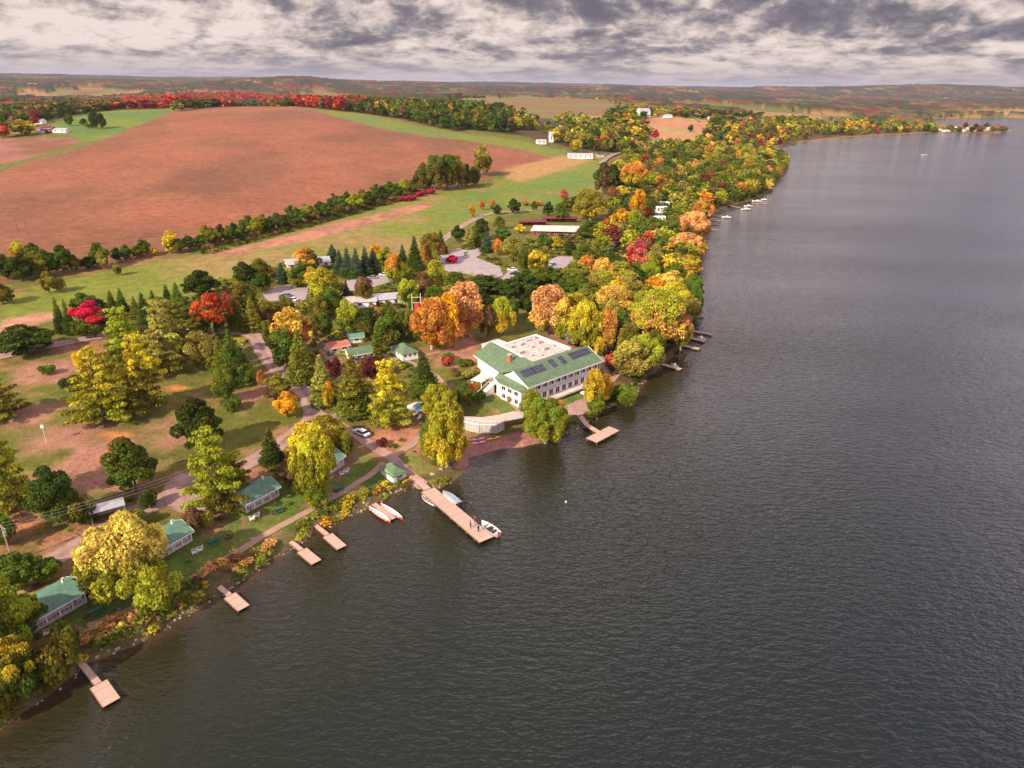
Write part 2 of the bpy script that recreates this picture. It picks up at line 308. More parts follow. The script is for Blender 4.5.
# covers
def lin(*c): return np.array(c, float)
DG = (.04, .065, .016); GR = (.085, .125, .026); C = np.zeros((len(xf), 3))
n1 = fbm(xf/14, yf/14, 3, 4); n2 = fbm(xf/45, yf/45, 8, 4); n3 = fbm(xf/4., yf/4., 12, 3)
grass = lin(.115, .118, .022); dry = lin(.27, .165, .085); pinkd = lin(.30, .145, .08)
m = ss(.46, .70, n1*.40+n2*.33+n3*.27); C[:] = grass*(1-m[:, None])+pinkd*m[:, None]*.9
C *= (.85+.3*n3)[:, None]
FOREST = np.zeros(len(xf))
def cover(pts, col, soft=2., col2=None, nz=None, amt=1., world=False, wob=0.):
    P = pts if world else wpoly(pts)
    lo = P.min(0)-soft*3-wob; hi = P.max(0)+soft*3+wob
    k = np.where((xf > lo[0]) & (xf < hi[0]) & (yf > lo[1]) & (yf < hi[1]))[0]
    x = xf[k]; y = yf[k]; d = sdp(x, y, P)
    if wob: d = d+(fbm(x/(wob*2.5), y/(wob*2.5), 44, 3)-.5)*2*wob
    w = ss(-soft, soft, d)*amt; c = np.array(col, float)[None, :]*np.ones((len(k), 1))
    if col2 is not None: t = nz(x, y)[:, None]; c = c*(1-t)+np.array(col2)*t
    C[k] = C[k]*(1-w[:, None])+c*w[:, None]
    return P
def nzf(sc, a=.35, b=.65, s=0, st=1.): return lambda x, y: ss(a, b, fbm(x/sc, y/(sc*st), s, 4))
# far mosaic
far = rf > 900; k = np.where(far)[0]; x = xf[k]; y = yf[k]
q1 = fbm(x/420, y/560, 21, 3); q2 = fbm(x/260+7, y/420, 31, 4); q3 = fbm(x/900, y/600, 41, 2)
pal = [lin(.12, .12, .04), lin(.20, .09, .045), lin(.17, .15, .05), lin(.27, .16, .065)]
idx = (q1*9).astype(int) % 4; fc = np.array(pal)[idx]
w = ss(850, 1300, rf[k])[:, None]; C[k] = C[k]*(1-w)+fc*w
fm = ss(.42, .46, q2+.10*ss(2200, 6000, rf[k])+(q3-.5)*.3)*ss(1500, 2300, rf[k])*(S[k] > 12)
FOREST[k] = fm
SOIL = (.245, .096, .052); SOIL2 = (.18, .082, .044)
MEADOW = (.155, .178, .028); MEAD2 = (.24, .175, .06)
P_G2 = cover([(0, 300), (60, 281), (120, 268), (190, 256), (250, 241), (330, 221), (430, 193), (480, 187), (545, 162), (575, 158), (600, 158), (608, 178), (606, 190), (575, 203), (545, 212), (500, 216), (470, 226), (440, 244), (400, 258), (350, 268), (290, 276), (230, 285), (180, 300), (120, 308), (60, 318), (0, 335)],
    MEADOW, 3, MEAD2, nzf(34, .46, .74, 5, .8))
cover([(430, 205), (480, 190), (560, 172), (604, 168), (606, 188), (560, 204), (500, 210), (450, 222)], (.10, .18, .035), 8, MEADOW, nzf(26, .4, .65, 6), .75, wob=8)
cover([(505, 168), (560, 156), (600, 158), (560, 170), (520, 182), (505, 178)], (.38, .21, .09), 5, amt=.8, wob=5)
cover([(205, 256), (228, 250), (300, 233), (380, 213), (425, 202), (433, 205), (425, 209), (360, 226), (300, 243), (250, 250), (240, 256)], (.40, .18, .115), 1.5, (.27, .13, .085), nzf(9), 1, wob=1.5)
cover([(0, 320), (40, 312), (60, 316), (20, 328), (0, 334)], (.42, .20, .14), 3, amt=.9, wob=3)
P_F1 = cover([(-40, 190), (0, 172), (30, 161), (80, 149), (118, 134), (150, 121), (178, 111), (215, 107.5), (256, 105.5), (290, 107), (330, 115), (380, 128), (430, 136), (480, 142), (520, 149), (548, 155), (540, 161), (505, 168), (480, 183), (430, 189), (380, 203), (300, 224), (250, 239), (190, 250), (120, 262), (60, 272), (-40, 292)],
    SOIL, 1.5, SOIL2, nzf(75, .36, .68, 7, 1.9))
P_F2 = cover([(-60, 141), (0, 139), (72, 137.5), (82, 142), (50, 151), (25, 159), (-60, 176)], (.27, .12, .085), 2, SOIL2, nzf(60, .4, .7, 8))
cover([(-40, 192), (-40, 176), (25, 159.5), (50, 151), (85, 142.5), (90, 143), (60, 154), (28, 162), (0, 172)], (.13, .13, .04), 3, amt=.9)
P_G0 = cover([(75, 137), (45, 131), (45, 124), (90, 113), (120, 110), (178, 108.5), (150, 121), (118, 134), (95, 141), (84, 142)], (.10, .16, .035), 3, MEADOW, nzf(50), 1)
P_G1 = cover([(318, 109.5), (350, 111), (400, 122), (430, 128), (470, 134), (512, 139), (560, 150), (585, 155), (548, 156), (520, 149.5), (480, 142.5), (430, 136.5), (380, 128.5), (330, 115.5)], (.13, .17, .045), 4, MEADOW, nzf(50), 1)
cover([(560, 118), (625, 112), (650, 110), (700, 113), (728, 118), (712, 134), (695, 147), (655, 146), (630, 132)], (.26, .22, .075), 10, (.33, .22, .09), nzf(60), 1)
P_F3 = cover([(640, 124), (650, 117), (690, 118), (712, 122), (704, 135), (690, 146), (664, 144), (650, 135)], (.42, .17, .10), 8, (.34, .22, .09), nzf(50, .45, .6), 1)
P_M4 = cover([(448, 102), (500, 97.5), (560, 97.5), (620, 106), (645, 111), (600, 116), (520, 114), (470, 110)], (.15, .15, .05), 15, (.19, .11, .05), nzf(120, .4, .6), 1)
P_M5 = cover([(175, 94), (195, 92.5), (240, 93), (236, 96), (200, 97)], (.33, .14, .08), 15)
P_PT = wpoly([(925, 128), (938, 119), (1015, 124), (1018, 136), (925, 136)])
P_M6 = cover([(930, 113.5), (960, 111.5), (1030, 111), (1040, 114.5), (960, 115.5)], (.38, .2, .09), 20, (.2, .17, .05), nzf(150, .4, .6), 1)
# resort lawns
cover([(380, 470), (400, 445), (440, 470), (430, 486), (410, 486)], (.12, .17, .035), 1.5, amt=.7)
cover([(90, 600), (180, 566), (250, 540), (300, 515), (350, 480), (380, 462), (420, 486), (390, 496), (330, 524), (270, 552), (190, 600), (120, 636)], (.07, .13, .024), 2, (.2, .14, .06), nzf(9, .56, .68, 4), .9)
cover([(495, 392), (520, 398), (560, 398), (600, 376), (612, 380), (604, 400), (575, 412), (540, 425), (500, 418), (480, 400)], (.11, .16, .035), 1.5, (.25, .16, .08), nzf(6, .5, .65), .85)
cover([(250, 520), (290, 500), (280, 515), (262, 535), (225, 548), (220, 538)], (.33, .17, .10), 1.5, amt=.8, wob=1)
cover([(430, 368), (480, 368), (480, 345), (470, 335), (440, 352)], (.38, .17, .12), 2, amt=.8, wob=1)
cover([(545, 340), (560, 300), (600, 340), (585, 352)], (.34, .15, .11), 2, amt=.7, wob=1)
cover([(380, 430), (425, 425), (430, 436), (395, 446), (375, 440)], (.40, .18, .11), 1.5, amt=.8, wob=1)
for px, py, w_ in ((28, 420, 34), (66, 440, 56), (90, 458, 44), (165, 425, 34), (45, 376, 40), (250, 398, 22), (175, 440, 24), (110, 480, 30)):
    cover([(px-w_, py+w_*.35), (px-w_*.3, py-w_*.25), (px+w_, py-w_*.4), (px+w_*.4, py+w_*.2)], (.36, .165, .125), 4, amt=.78, wob=6)
for px, py, w_ in ((175, 388, 14), (178, 362, 12), (30, 525, 14), (115, 435, 18)): cover([(px-w_, py), (px, py-w_*.25), (px+w_, py), (px, py+w_*.25)], (.5, .19, .06), 1.2, amt=.8, wob=1)
cover([(40, 606), (100, 566), (165, 530), (240, 488), (290, 462), (330, 438), (372, 456), (384, 468), (330, 498), (285, 522), (240, 548), (200, 572), (150, 600), (100, 622), (60, 650)], (.085, .14, .024), 2, (.21, .13, .07), nzf(8, .52, .66, 4), .85)
# forest floors
bank = (S > -1) & (S < 5) & (rf < 900); w = (ss(-1, .5, S)*(1-ss(2.5, 6, S)))[bank][:, None]; C[bank] = C[bank]*(1-w)+np.array([.10, .085, .035])*w
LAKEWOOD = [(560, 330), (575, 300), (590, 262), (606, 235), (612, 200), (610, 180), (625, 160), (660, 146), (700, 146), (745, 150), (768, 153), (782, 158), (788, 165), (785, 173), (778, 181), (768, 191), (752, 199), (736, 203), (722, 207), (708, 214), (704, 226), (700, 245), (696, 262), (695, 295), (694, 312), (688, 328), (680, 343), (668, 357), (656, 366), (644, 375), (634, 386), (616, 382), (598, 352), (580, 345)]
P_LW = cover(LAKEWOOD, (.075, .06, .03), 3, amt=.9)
NEARF = {'W1': ([(118, 109), (126, 102), (180, 97), (256, 96), (330, 103), (372, 110), (345, 112), (300, 107), (256, 104.5), (215, 106.5), (178, 108)], 'red'),
  'W2': ([(345, 111), (360, 104), (420, 106), (450, 108), (512, 117), (512, 134), (470, 130), (455, 131), (430, 126), (400, 119)], 'dark'),
  'W3': ([(512, 117), (560, 119), (600, 122), (635, 128), (648, 140), (640, 152), (600, 152), (580, 150), (555, 144), (512, 134)], 'mix'),
  'W4': ([(-30, 100), (60, 101), (118, 103), (118, 110), (90, 112), (48, 122), (30, 127), (-30, 136)], 'darkrust'),
  'W6': ([(712, 138), (735, 126), (770, 121), (850, 124), (925, 124), (935, 131), (900, 133), (850, 136), (800, 141), (775, 146), (768, 150), (745, 150), (700, 147)], 'warm'),
  'W7': ([(640, 152), (660, 150), (700, 150), (745, 153), (720, 159), (660, 160), (625, 163), (620, 159)], 'mix')}
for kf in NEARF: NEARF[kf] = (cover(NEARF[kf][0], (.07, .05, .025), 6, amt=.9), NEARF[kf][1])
cover([(452, 468), (462, 452), (470, 436), (500, 436), (520, 432), (545, 438), (548, 446), (535, 452), (515, 456), (490, 460), (468, 468)], (.30, .145, .115), .8, amt=1, wob=.6)
# distant canopy: raised, rough, coloured by clump
jit = fbm(xf/26, yf/40, 77, 2); forest = FOREST > .5
open_area = np.zeros(len(xf), bool)
for P in (P_F1, P_G0, P_G1, P_F3, P_F2, P_M4, P_M5, P_M6, P_PT): open_area |= (rf < 7000) & pip(xf, yf, P)
forest &= ~open_area & (rf > 1500) & (S > 12)
cpal = np.array([(.05, .06, .02), (.035, .045, .02), (.12, .04, .024), (.04, .05, .022), (.045, .06, .022), (.16, .12, .03), (.17, .035, .028), (.06, .06, .02)])
ci = (fbm(xf/45, yf/110, 51, 2)*5+fbm(xf/330, yf/800, 53, 2)*15+vnoise(xf/22, yf/30, 55)*1.3).astype(int) % 8
fcol = cpal[ci]*(.5+.6*vnoise(xf/13, yf/26, 57))[:, None]
C[forest] = fcol[forest]; Z2 = Z.copy(); Z2[forest] += 8+9*jit[forest]+vnoise(xf[forest]/14, yf[forest]/26, 59)*4
ids = np.arange(nA*nR).reshape(nA, nR); q = np.stack([ids[:-1, :-1], ids[1:, :-1], ids[1:, 1:], ids[:-1, 1:]], -1).reshape(-1, 4)
wrap = np.stack([ids[-1, :-1], ids[0, :-1], ids[0, 1:], ids[-1, 1:]], -1)
fs = S[q].max(1); q = q[fs > -14]; cx = xf[q].mean(1); cy = yf[q].mean(1)
part = np.zeros(len(q), int); fq = forest[q].any(1); part[fq] = 9
near = np.hypot(cx, cy) < 4000
for i, P in enumerate((P_F1, P_F2, P_G2, P_G0, P_G1, P_F3)): part[(part == 0) & near & pip(cx, cy, P)] = i+1
zz = Z2
for pid, nm in ((0, 'ground'), (1, 'ploughed_field'), (2, 'ploughed_field'), (3, 'meadow'), (4, 'meadow'), (5, 'meadow'), (6, 'ploughed_field'), (9, 'distant_woods')):
    fsel = q[part == pid]
    if not len(fsel): continue
    u, inv = np.unique(fsel, return_inverse=True)
    me = raw_mesh(nm, np.stack([xf[u], yf[u], zz[u]], 1), inv.reshape(-1, 4)[:, ::-1], [MT['field' if pid in (1, 2, 6) else 'ground']], attrs={'cover': ('FLOAT_COLOR', np.c_[C[u], np.ones(len(u))])}, smooth=(pid != 9))
    o = link(nm, me)
    if pid == 9: setp(o, 'far autumn woods rolling away to the horizon', 'woods', None, 'stuff')
    else: o['kind'] = 'structure'
# water
st = 3; aw = AZ[::st]; rw = np.concatenate([[0.5], RR[1::st]]); Aw, Rw = np.meshgrid(aw, rw, indexing='ij'); xw = (np.sin(Aw)*Rw).ravel(); yw = (np.cos(Aw)*Rw).ravel()
dw = np.clip(-shore_s(xw, yw)/220, 0, 1)**.5; nw, mw = Aw.shape; ids = np.arange(nw*mw).reshape(nw, mw); ids2 = np.vstack([ids, ids[:1]])
qw = np.stack([ids2[:-1, :-1], ids2[1:, :-1], ids2[1:, 1:], ids2[:-1, 1:]], -1).reshape(-1, 4)
sw = shore_s(xw, yw); qw = qw[sw[qw].min(1) < 3]
wo = link('lake_water', raw_mesh('lake_water', np.c_[xw, yw, np.zeros(len(xw))], qw[:, ::-1], [MT['water']], attrs={'depth': ('FLOAT', dw)})); wo['kind'] = 'structure'
# ------------------------------------------------------------------ ribbons and lots
def ribbon(name, pts, width, mat, lift=.08, px=True):
    P = wpoly(pts) if px else np.array(pts, float)
    # resample with Catmull-Rom
    Q = []
    n = len(P)
    for i in range(n-1):
        p0 = P[max(i-1, 0)]; p1 = P[i]; p2 = P[i+1]; p3 = P[min(i+2, n-1)]; k = max(2, int(np.hypot(*(p2-p1))/1.5))
        for t in np.arange(k)/k: Q.append(.5*((2*p1)+(-p0+p2)*t+(2*p0-5*p1+4*p2-p3)*t*t+(-p0+3*p1-3*p2+p3)*t**3))
    Q.append(P[-1]); Q = np.array(Q); T = np.gradient(Q, axis=0); T /= np.linalg.norm(T, axis=1)[:, None]+1e-9; Nn = np.stack([-T[:, 1], T[:, 0]], 1)
    wv = width*(.9+.2*np.array([vnoise(np.array([a[0]*.3]), np.array([a[1]*.3]), 3)[0] for a in Q]))
    cols = np.array([-.54, -.40, -.26, -.12, 0, .12, .26, .40, .54]); nc_ = 9; jj_ = (rng.random((len(Q), 2))-.5)*.06;  V = np.stack([Q+Nn*((c+(jj_[:, 0] if c < -.5 else jj_[:, 1] if c > .5 else 0))*wv)[:, None] for c in cols], 1).reshape(-1, 2); wr_ = np.tile([.8, .15, 0., .35, .7, .35, 0., .15, .8], len(Q))*(.5+vnoise(V[:, 0]*.25, V[:, 1]*.25, 66))*(0 if width < 3 else 1)
    z = height(V[:, 0], V[:, 1]); lf = lift*(1+np.hypot(V[:, 0], V[:, 1])/250)
    V = np.c_[V, z+lf]; ids = np.arange(len(V)).reshape(len(Q), nc_); f = np.stack([ids[:-1, :-1], ids[:-1, 1:], ids[1:, 1:], ids[1:, :-1]], -1).reshape(-1, 4)
    o = link(name, raw_mesh(name, V, f[:, ::-1], [MT[mat]], attrs={'wear': ('FLOAT', wr_)})); o['kind'] = 'structure'; return o
def lot(name, pts, mat, lift=.12):
    P = wpoly(pts); lo = P.min(0)-1; hi = P.max(0)+1; gx, gy = np.meshgrid(np.arange(lo[0], hi[0], .8), np.arange(lo[1], hi[1], .8), indexing='ij')
    x = gx.ravel(); y = gy.ravel(); z = height(x, y)+lift*(1+np.hypot(x, y)/250); ids = np.arange(len(x)).reshape(gx.shape)
    f = np.stack([ids[:-1, :-1], ids[1:, :-1], ids[1:, 1:], ids[:-1, 1:]], -1).reshape(-1, 4); f = f[pip(x[f].mean(1), y[f].mean(1), P)]
    u, inv = np.unique(f, return_inverse=True)
    o = link(name, raw_mesh(name, np.c_[x, y, z][u], inv.reshape(-1, 4), [MT[mat]])); o['kind'] = 'structure'
ribbon('park_road', [(-30, 364), (0, 357), (50, 346), (100, 337), (150, 333), (200, 331), (244, 333), (258, 341), (266, 356), (280, 372), (298, 386), (311, 402), (312, 418), (296, 433), (270, 451), (235, 470), (200, 486), (150, 506), (100, 534), (50, 562), (5, 596), (-40, 630)], 5., 'gravel')
ribbon('driveway', [(200, 478), (185, 492), (205, 502), (225, 500)], 9, 'gravel', .1)
ribbon('shore_path', [(88, 628), (140, 606), (185, 583), (225, 560), (262, 537), (300, 516), (340, 494), (372, 474), (384, 463)], 1.6, 'dirt')
ribbon('driveway', [(312, 410), (330, 420), (352, 432), (372, 446), (392, 458), (402, 468), (418, 482), (424, 487)], 2.6, 'gravel', .1)
ribbon('path', [(392, 457), (410, 446), (425, 432), (440, 420), (450, 408), (449, 396), (441, 381), (425, 370), (408, 362), (395, 360)], 1.8, 'dirt')
ribbon('path', [(330, 420), (350, 412), (375, 400), (392, 394)], 4., 'gravel', .09)
ribbon('path', [(470, 392), (490, 393), (505, 399), (516, 408), (524, 416)], 1.5, 'dirt')
ribbon('path', [(380, 354), (395, 359), (415, 358), (440, 352)], 1.4, 'dirt')
ribbon('lane', [(430, 252), (441, 242), (455, 231), (470, 222), (490, 214), (520, 211.5), (548, 210), (575, 207)], 4., 'gravel')
ribbon('lane', [(553, 305), (570, 290), (585, 277), (597, 264), (607, 252), (616, 238), (622, 226), (628, 214), (632, 200)], 4., 'asphalt')
ribbon('lane', [(700, 122), (668, 112), (640, 121), (632, 128)], 5., 'dirt', .3)
ribbon('lane', [(600, 165), (615, 155), (645, 150), (655, 142), (640, 135)], 5., 'dirt', .3)
ribbon('boardwalk', [(598, 352), (607, 374), (601, 385)], 2, 'dirt')
ribbon('boardwalk', [(565, 409), (590, 398), (607, 385), (618, 372), (626, 362)], 2.2, 'gravel')
lot('parking_lot', [(440, 262), (441, 255), (458, 249), (478, 249), (481, 255), (476, 258), (500, 267), (503, 276), (494, 279), (470, 275), (455, 274), (442, 270)], 'asphalt')
lot('parking_lot', [(262, 294), (275, 288), (300, 284), (309, 288), (306, 300), (285, 306), (268, 302)], 'asphalt')
lot('parking_lot', [(344, 282), (372, 276), (390, 274), (392, 282), (365, 290), (346, 292)], 'asphalt')
lot('parking_lot', [(548, 262), (556, 257), (572, 257), (574, 262), (562, 270), (549, 272)], 'asphalt')
lot('parking_lot', [(502, 278), (512, 268), (520, 272), (516, 290), (505, 290)], 'asphalt')
lot('terrace', [(320, 352), (330, 342), (352, 340), (350, 362), (335, 366), (326, 360)], 'dirt')
lot('terrace', [(568, 408), (578, 400), (590, 404), (589, 412), (580, 417), (569, 415)], 'gravel', .15)
# ------------------------------------------------------------------ foliage
def leafcloud(blobs, n, size, r_, up=.12, out=.62, jit=.62, cull=.62, flatq=1.):
    cs = np.array([b[0] for b in blobs], float); rs = np.array([b[1] for b in blobs], float)
    wt = (rs[:, 0]*rs[:, 1]+rs[:, 0]*rs[:, 2]); wt /= wt.sum(); cid = r_.random(len(blobs))
    bi = r_.choice(len(blobs), int(n*1.9), p=wt); d = r_.normal(size=(len(bi), 3)); d[:, 2] += up*2; d /= np.linalg.norm(d, axis=1)[:, None]
    rad = .68+.38*r_.random(len(bi))**.8; p = cs[bi]+d*rs[bi]*rad[:, None]; keep = np.ones(len(bi), bool)
    for j in range(len(blobs)):
        dd = np.linalg.norm((p-cs[j])/rs[j], axis=1); keep &= (dd > cull) | (bi == j)
    p = p[keep][:n]; d = d[keep][:n]; bi = bi[keep][:n]; m = len(p)
    nr = d*out+r_.normal(size=(m, 3))*jit; nr[:, 2] += up; nr /= np.linalg.norm(nr, axis=1)[:, None]
    a = np.cross(nr, r_.normal(size=(m, 3))); a /= np.linalg.norm(a, axis=1)[:, None]; b = np.cross(nr, a)
    s = size*(.4+1.3*r_.random(m)**1.6); a = a*s[:, None]*.5; b = b*(s*(.6+.4*r_.random(m)))[:, None]*.5*flatq
    V = np.stack([p-a-b*.6, p+a*.7-b, p+a+b*.6, p-a*.6+b], 1).reshape(-1, 3)
    z0 = p[:, 2].min(); z1 = p[:, 2].max(); var = np.clip(.5+(cid[bi]-.5)*.6+(r_.random(m)-.5)*.7, 0, 1)
    mix = .55*(p[:, 2]-z0)/(z1-z0)+.35*cid[bi]+.1*r_.random(m)
    return V, np.repeat(var, 4), np.repeat(mix, 4)
def qfaces(n): return np.arange(4*n).reshape(n, 4)
def fix_box(V, w, h, z0):
    lo = V.min(0); hi = V.max(0); V = V.copy(); c = (lo+hi)/2
    k = w/max(np.percentile(V[:, 0], 99)-np.percentile(V[:, 0], 1), .1); V[:, :2] = (V[:, :2]-c[:2])*k
    V[:, 2] = z0+(V[:, 2]-lo[2])*(h-z0)/(hi[2]-lo[2]); return V
def crown_blobs(kind, r_):
    B = []
    if kind == 'B':
        for i in range(64):
            d = r_.normal(size=3); d /= np.linalg.norm(d); k = .55+1.1*r_.random()**1.7; q = .7+.55*r_.random(); w_ = 1-.3*max(d[2], 0); B.append(((d[0]*3.3*q*w_, d[1]*3.3*q*w_, 5.3+d[2]*3.9*q), (k, k, k*.9)))
        B.append(((0, 0, 5.2), (2.6, 2.6, 3.)))
    if kind == 'O':
        for i in range(46):
            z = 1.2+8.*r_.random(); R = 2.9*math.sin(math.pi*min(1, (z+.6)/10.6))**.8; t = r_.random()*6.28; k = .5+.75*r_.random(); R *= .6+.5*r_.random(); B.append(((math.cos(t)*R, math.sin(t)*R, z), (k, k, k*1.35)))
        B.append(((0, 0, 4.8), (1.9, 1.9, 3.4)))
    if kind == 'W':
        for i in range(120):
            d = r_.normal(size=3); d /= np.linalg.norm(d); z = d[2]*.95; k = .42+.95*r_.random()**1.8; d = d*(.72+.5*r_.random())
            B.append(((d[0]*3.7*(1-.15*z), d[1]*3.7*(1-.15*z), 5.5+z*3.7), (k, k, k*1.05)))
        B.append(((0, 0, 5.4), (2.7, 2.7, 3.2)))
    if kind == 'S':
        for k in range(17):
            z = .6+k*.57; R = 2.5*(1-(z-.3)/10.2)**.9; nb = max(4, int(R*5.5)); o = r_.random()*6
            for i in range(nb):
                t = o+6.283*i/nb+r_.random()*.3; L = R*(.72+.4*r_.random()); B.append(((math.cos(t)*L*.62, math.sin(t)*L*.62, z-L*.10), (L*.36+.15, L*.36+.15, .32)))
    if kind == 'P':
        z = 1.3
        while z < 9.6:
            R = 3.9*(1-(z/10.3)**1.6)**.85*(.75+.4*r_.random())+.35; nb = 5+int(r_.random()*2); o = r_.random()*6
            for i in range(nb):
                t = o+6.283*i/nb+r_.random()*.5; L = R*(.6+.5*r_.random())
                for f in (.45, .72, .95): B.append(((math.cos(t)*L*f, math.sin(t)*L*f, z+L*f*.16+r_.random()*.15), (L*.17+.22, L*.17+.22, .2)))
            z += .62+.35*r_.random()
    if kind == 'C':
        for k in range(16):
            z = .7+k*.58; R = .9*math.sin(math.pi*min(.97, (z+.6)/10.6))**.5; t = r_.random()*6.28; B.append(((math.cos(t)*R*.4, math.sin(t)*R*.4, z), (R, R, .75)))
    if kind == 'U':
        for i in range(13):
            t = r_.random()*6.28; k = .8+.6*r_.random(); B.append(((math.cos(t)*1.5, math.sin(t)*1.5, 1.2+1.2*r_.random()), (k, k, k*.8)))
        B.append(((0, 0, 1.2), (1.5, 1.5, 1.2)))
    return B
SPEC = {'B': (9, 10, .7, 13000, .36, 5), 'O': (6.4, 10, .6, 11000, .30, 4), 'W': (9, 10, .5, 30000, .25, 4), 'S': (5, 10, .2, 13000, .21, 3), 'P': (8, 10, .6, 15000, .23, 4), 'C': (2.3, 10, .1, 3000, .3, 2), 'U': (4, 3, .02, 2600, .3, 4)}
PROTO = {}
def trunk_mb(kind, w, h, r_):
    mb = MB(); m = 'bark' if kind != 'W' else 'palebark'
    top = dict(B=.62, O=.75, W=.6, S=.96, P=.97, C=.9, U=.35)[kind]*h; r0 = dict(B=.28, O=.24, W=.34, S=.2, P=.26, C=.14, U=.07)[kind]
    p = [Vector((0, 0, -.4)), Vector((.05, .03, h*.15)), Vector((.12*r_.random(), -.1, top*.6)), Vector((.1, .15*r_.random(), top))]
    rr_ = [r0*1.25, r0, r0*.7, r0*.2]
    for i in range(3): mb.tube(p[i], p[i+1], rr_[i], rr_[i+1], m, 7, i != 1)
    nl = 7 if kind in 'BOW' else 4
    for i in range(nl):
        t = 6.283*i/nl+r_.random(); z = h*(.18+.25*r_.random()) if kind in 'BOWU' else h*(.25+.5*r_.random()); e = Vector((math.cos(t)*w*.33, math.sin(t)*w*.33, z+h*(.28 if kind in 'BOWU' else .03)))
        mb.tube((0, 0, z), e, r0*.42, r0*.08, m, 5, False)
    return mb
for kind, (w, h, z0, n, sz, nv) in SPEC.items():
    PROTO[kind] = []
    for v in range(nv):
        r_ = np.random.default_rng(100+v*7+ord(kind)); V, va, mi = leafcloud(crown_blobs(kind, r_), n, sz, r_, up=.15 if kind in 'BOWUC' else .45, cull=.6 if kind in 'BOWU' else .35, out=.75 if kind not in 'P' else .35)
        V = fix_box(V, w, h, z0); me = raw_mesh('crown', V, qfaces(len(V)//4), [MT['leaf']], attrs={'var': ('FLOAT', va), 'mixv': ('FLOAT', mi)})
        mb = trunk_mb(kind, w, h, r_); tm = D.meshes.new('trunk'); tm.from_pydata(mb.v, [], mb.f); [tm.materials.append(m) for m in mb.mats]
        PROTO[kind].append((me, tm, w, h))
PALT = dict(dg=(.060, .085, .016), gr=(.108, .150, .022), bg=(.17, .215, .026), ol=(.20, .178, .026), lo=(.33, .28, .06), yg=(.33, .33, .03), ye=(.53, .41, .035), go=(.60, .31, .025), oy=(.62, .40, .08), og=(.56, .24, .055), pe=(.60, .30, .12),
  am=(.58, .45, .09), rd=(.48, .07, .03), pk=(.52, .025, .09), dr=(.12, .03, .03), mr=(.28, .05, .04), bs=(.07, .11, .065), br=(.19, .11, .05), sa=(.50, .12, .10), gy=(.24, .21, .17))
CNAME = dict(am='amber yellow', dg='dark green', gr='green', bg='bright green', ol='olive', lo='pale olive', yg='yellow-green', ye='yellow', go='golden orange', oy='amber', og='orange', pe='peach', rd='red', pk='crimson pink', dr='dark purple-red', mr='maroon', bs='blue-green', br='brown', sa='salmon red', gy='greyish')
SECOND = dict(am='yg', dg='gr', gr='ol', bg='gr', ol='gr', lo='ol', yg='bg', ye='yg', go='yg', oy='yg', og='lo', pe='lo', rd='gr', pk='gr', dr='br', mr='br', bs='dg', br='ol', sa='og', gy='br')
KNAME = dict(B=('broadleaf_tree', 'tree', 'round broadleaf tree'), O=('broadleaf_tree', 'tree', 'oval broadleaf tree'), W=('broadleaf_tree', 'tree', 'spreading clumpy tree'), S=('spruce_tree', 'tree', 'pointed spruce'), P=('pine_tree', 'tree', 'layered pine'), C=('columnar_cedar', 'tree', 'narrow column-shaped cedar'), U=('shrub', 'shrub', 'rounded shrub'))
TREES = []   # (x,y,r) and data
LABELS_PENDING = []
def tree(kind, x, y, wm, hm, col, col2=None, th=None, label=None, group=None):
    me, tm, w, h = PROTO[kind][random.randrange(len(PROTO[kind]))]
    nm, cat, kn = KNAME[kind]; z = hz(x, y); root = empty(nm, (x, y, z-.05), random.uniform(0, 6.28)); sw_ = wm/w; root.scale = (sw_, sw_, hm/h)
    cr = link('crown', me, root); tr = link('trunk', tm, root); f = random.uniform(.98, 1.28)
    c = np.array(PALT[col])*f*np.array([random.uniform(.92, 1.08), random.uniform(.92, 1.08), 1]); cr.color = (*[float(a) for a in c], 1)
    s2 = col2 or SECOND[col]; c2 = np.array(PALT[s2])*f; cr['tint2'] = [float(a) for a in c2]; cr['blend'] = float(th if th is not None else random.uniform(.25, .42))
    setp(root, None, cat, None, None)
    LABELS_PENDING.append(dict(o=root, kind=kind, col=col, col2=col2, x=x, y=y, h=hm, w=wm, label=label, group=group))
    TREES.append((x, y, wm*.5)); return root
def trees_px(rows_):
    P = ground([r[1] for r in rows_], [r[2] for r in rows_])
    for r, p in zip(rows_, P):
        kind, px, py, wp, hp, col = r[:6]; col2 = r[6] if len(r) > 6 else None; th = r[7] if len(r) > 7 else None; lb = r[8] if len(r) > 8 else None; gr = r[9] if len(r) > 9 else None
        dz = proj(p)[2]; wm = wp*dz/FPX; hm = 5.
        # the lowest visible foliage hides the foot: stand the trunk back by part of the crown radius
        bk = (0. if kind in 'SPCU' else .22)*wm; dirv = np.array([p[0], p[1]])/np.hypot(p[0], p[1]); x, y = p[0]+dirv[0]*bk, p[1]+dirv[1]*bk; z = hz(x, y)
        for _ in range(4):
            yt = proj((x, y, z+hm))[1]; goal = py-hp; yb = proj((x, y, z))[1]; hm = max(1.2, hm*(yb-goal)/max(yb-yt, .5))
        hm = min(hm, 26); tree(kind, x, y, wm*(.92 if kind in 'SPC' else .84), hm, col, col2, th, lb, gr)
T = []
def t_(*a): T.append(a)
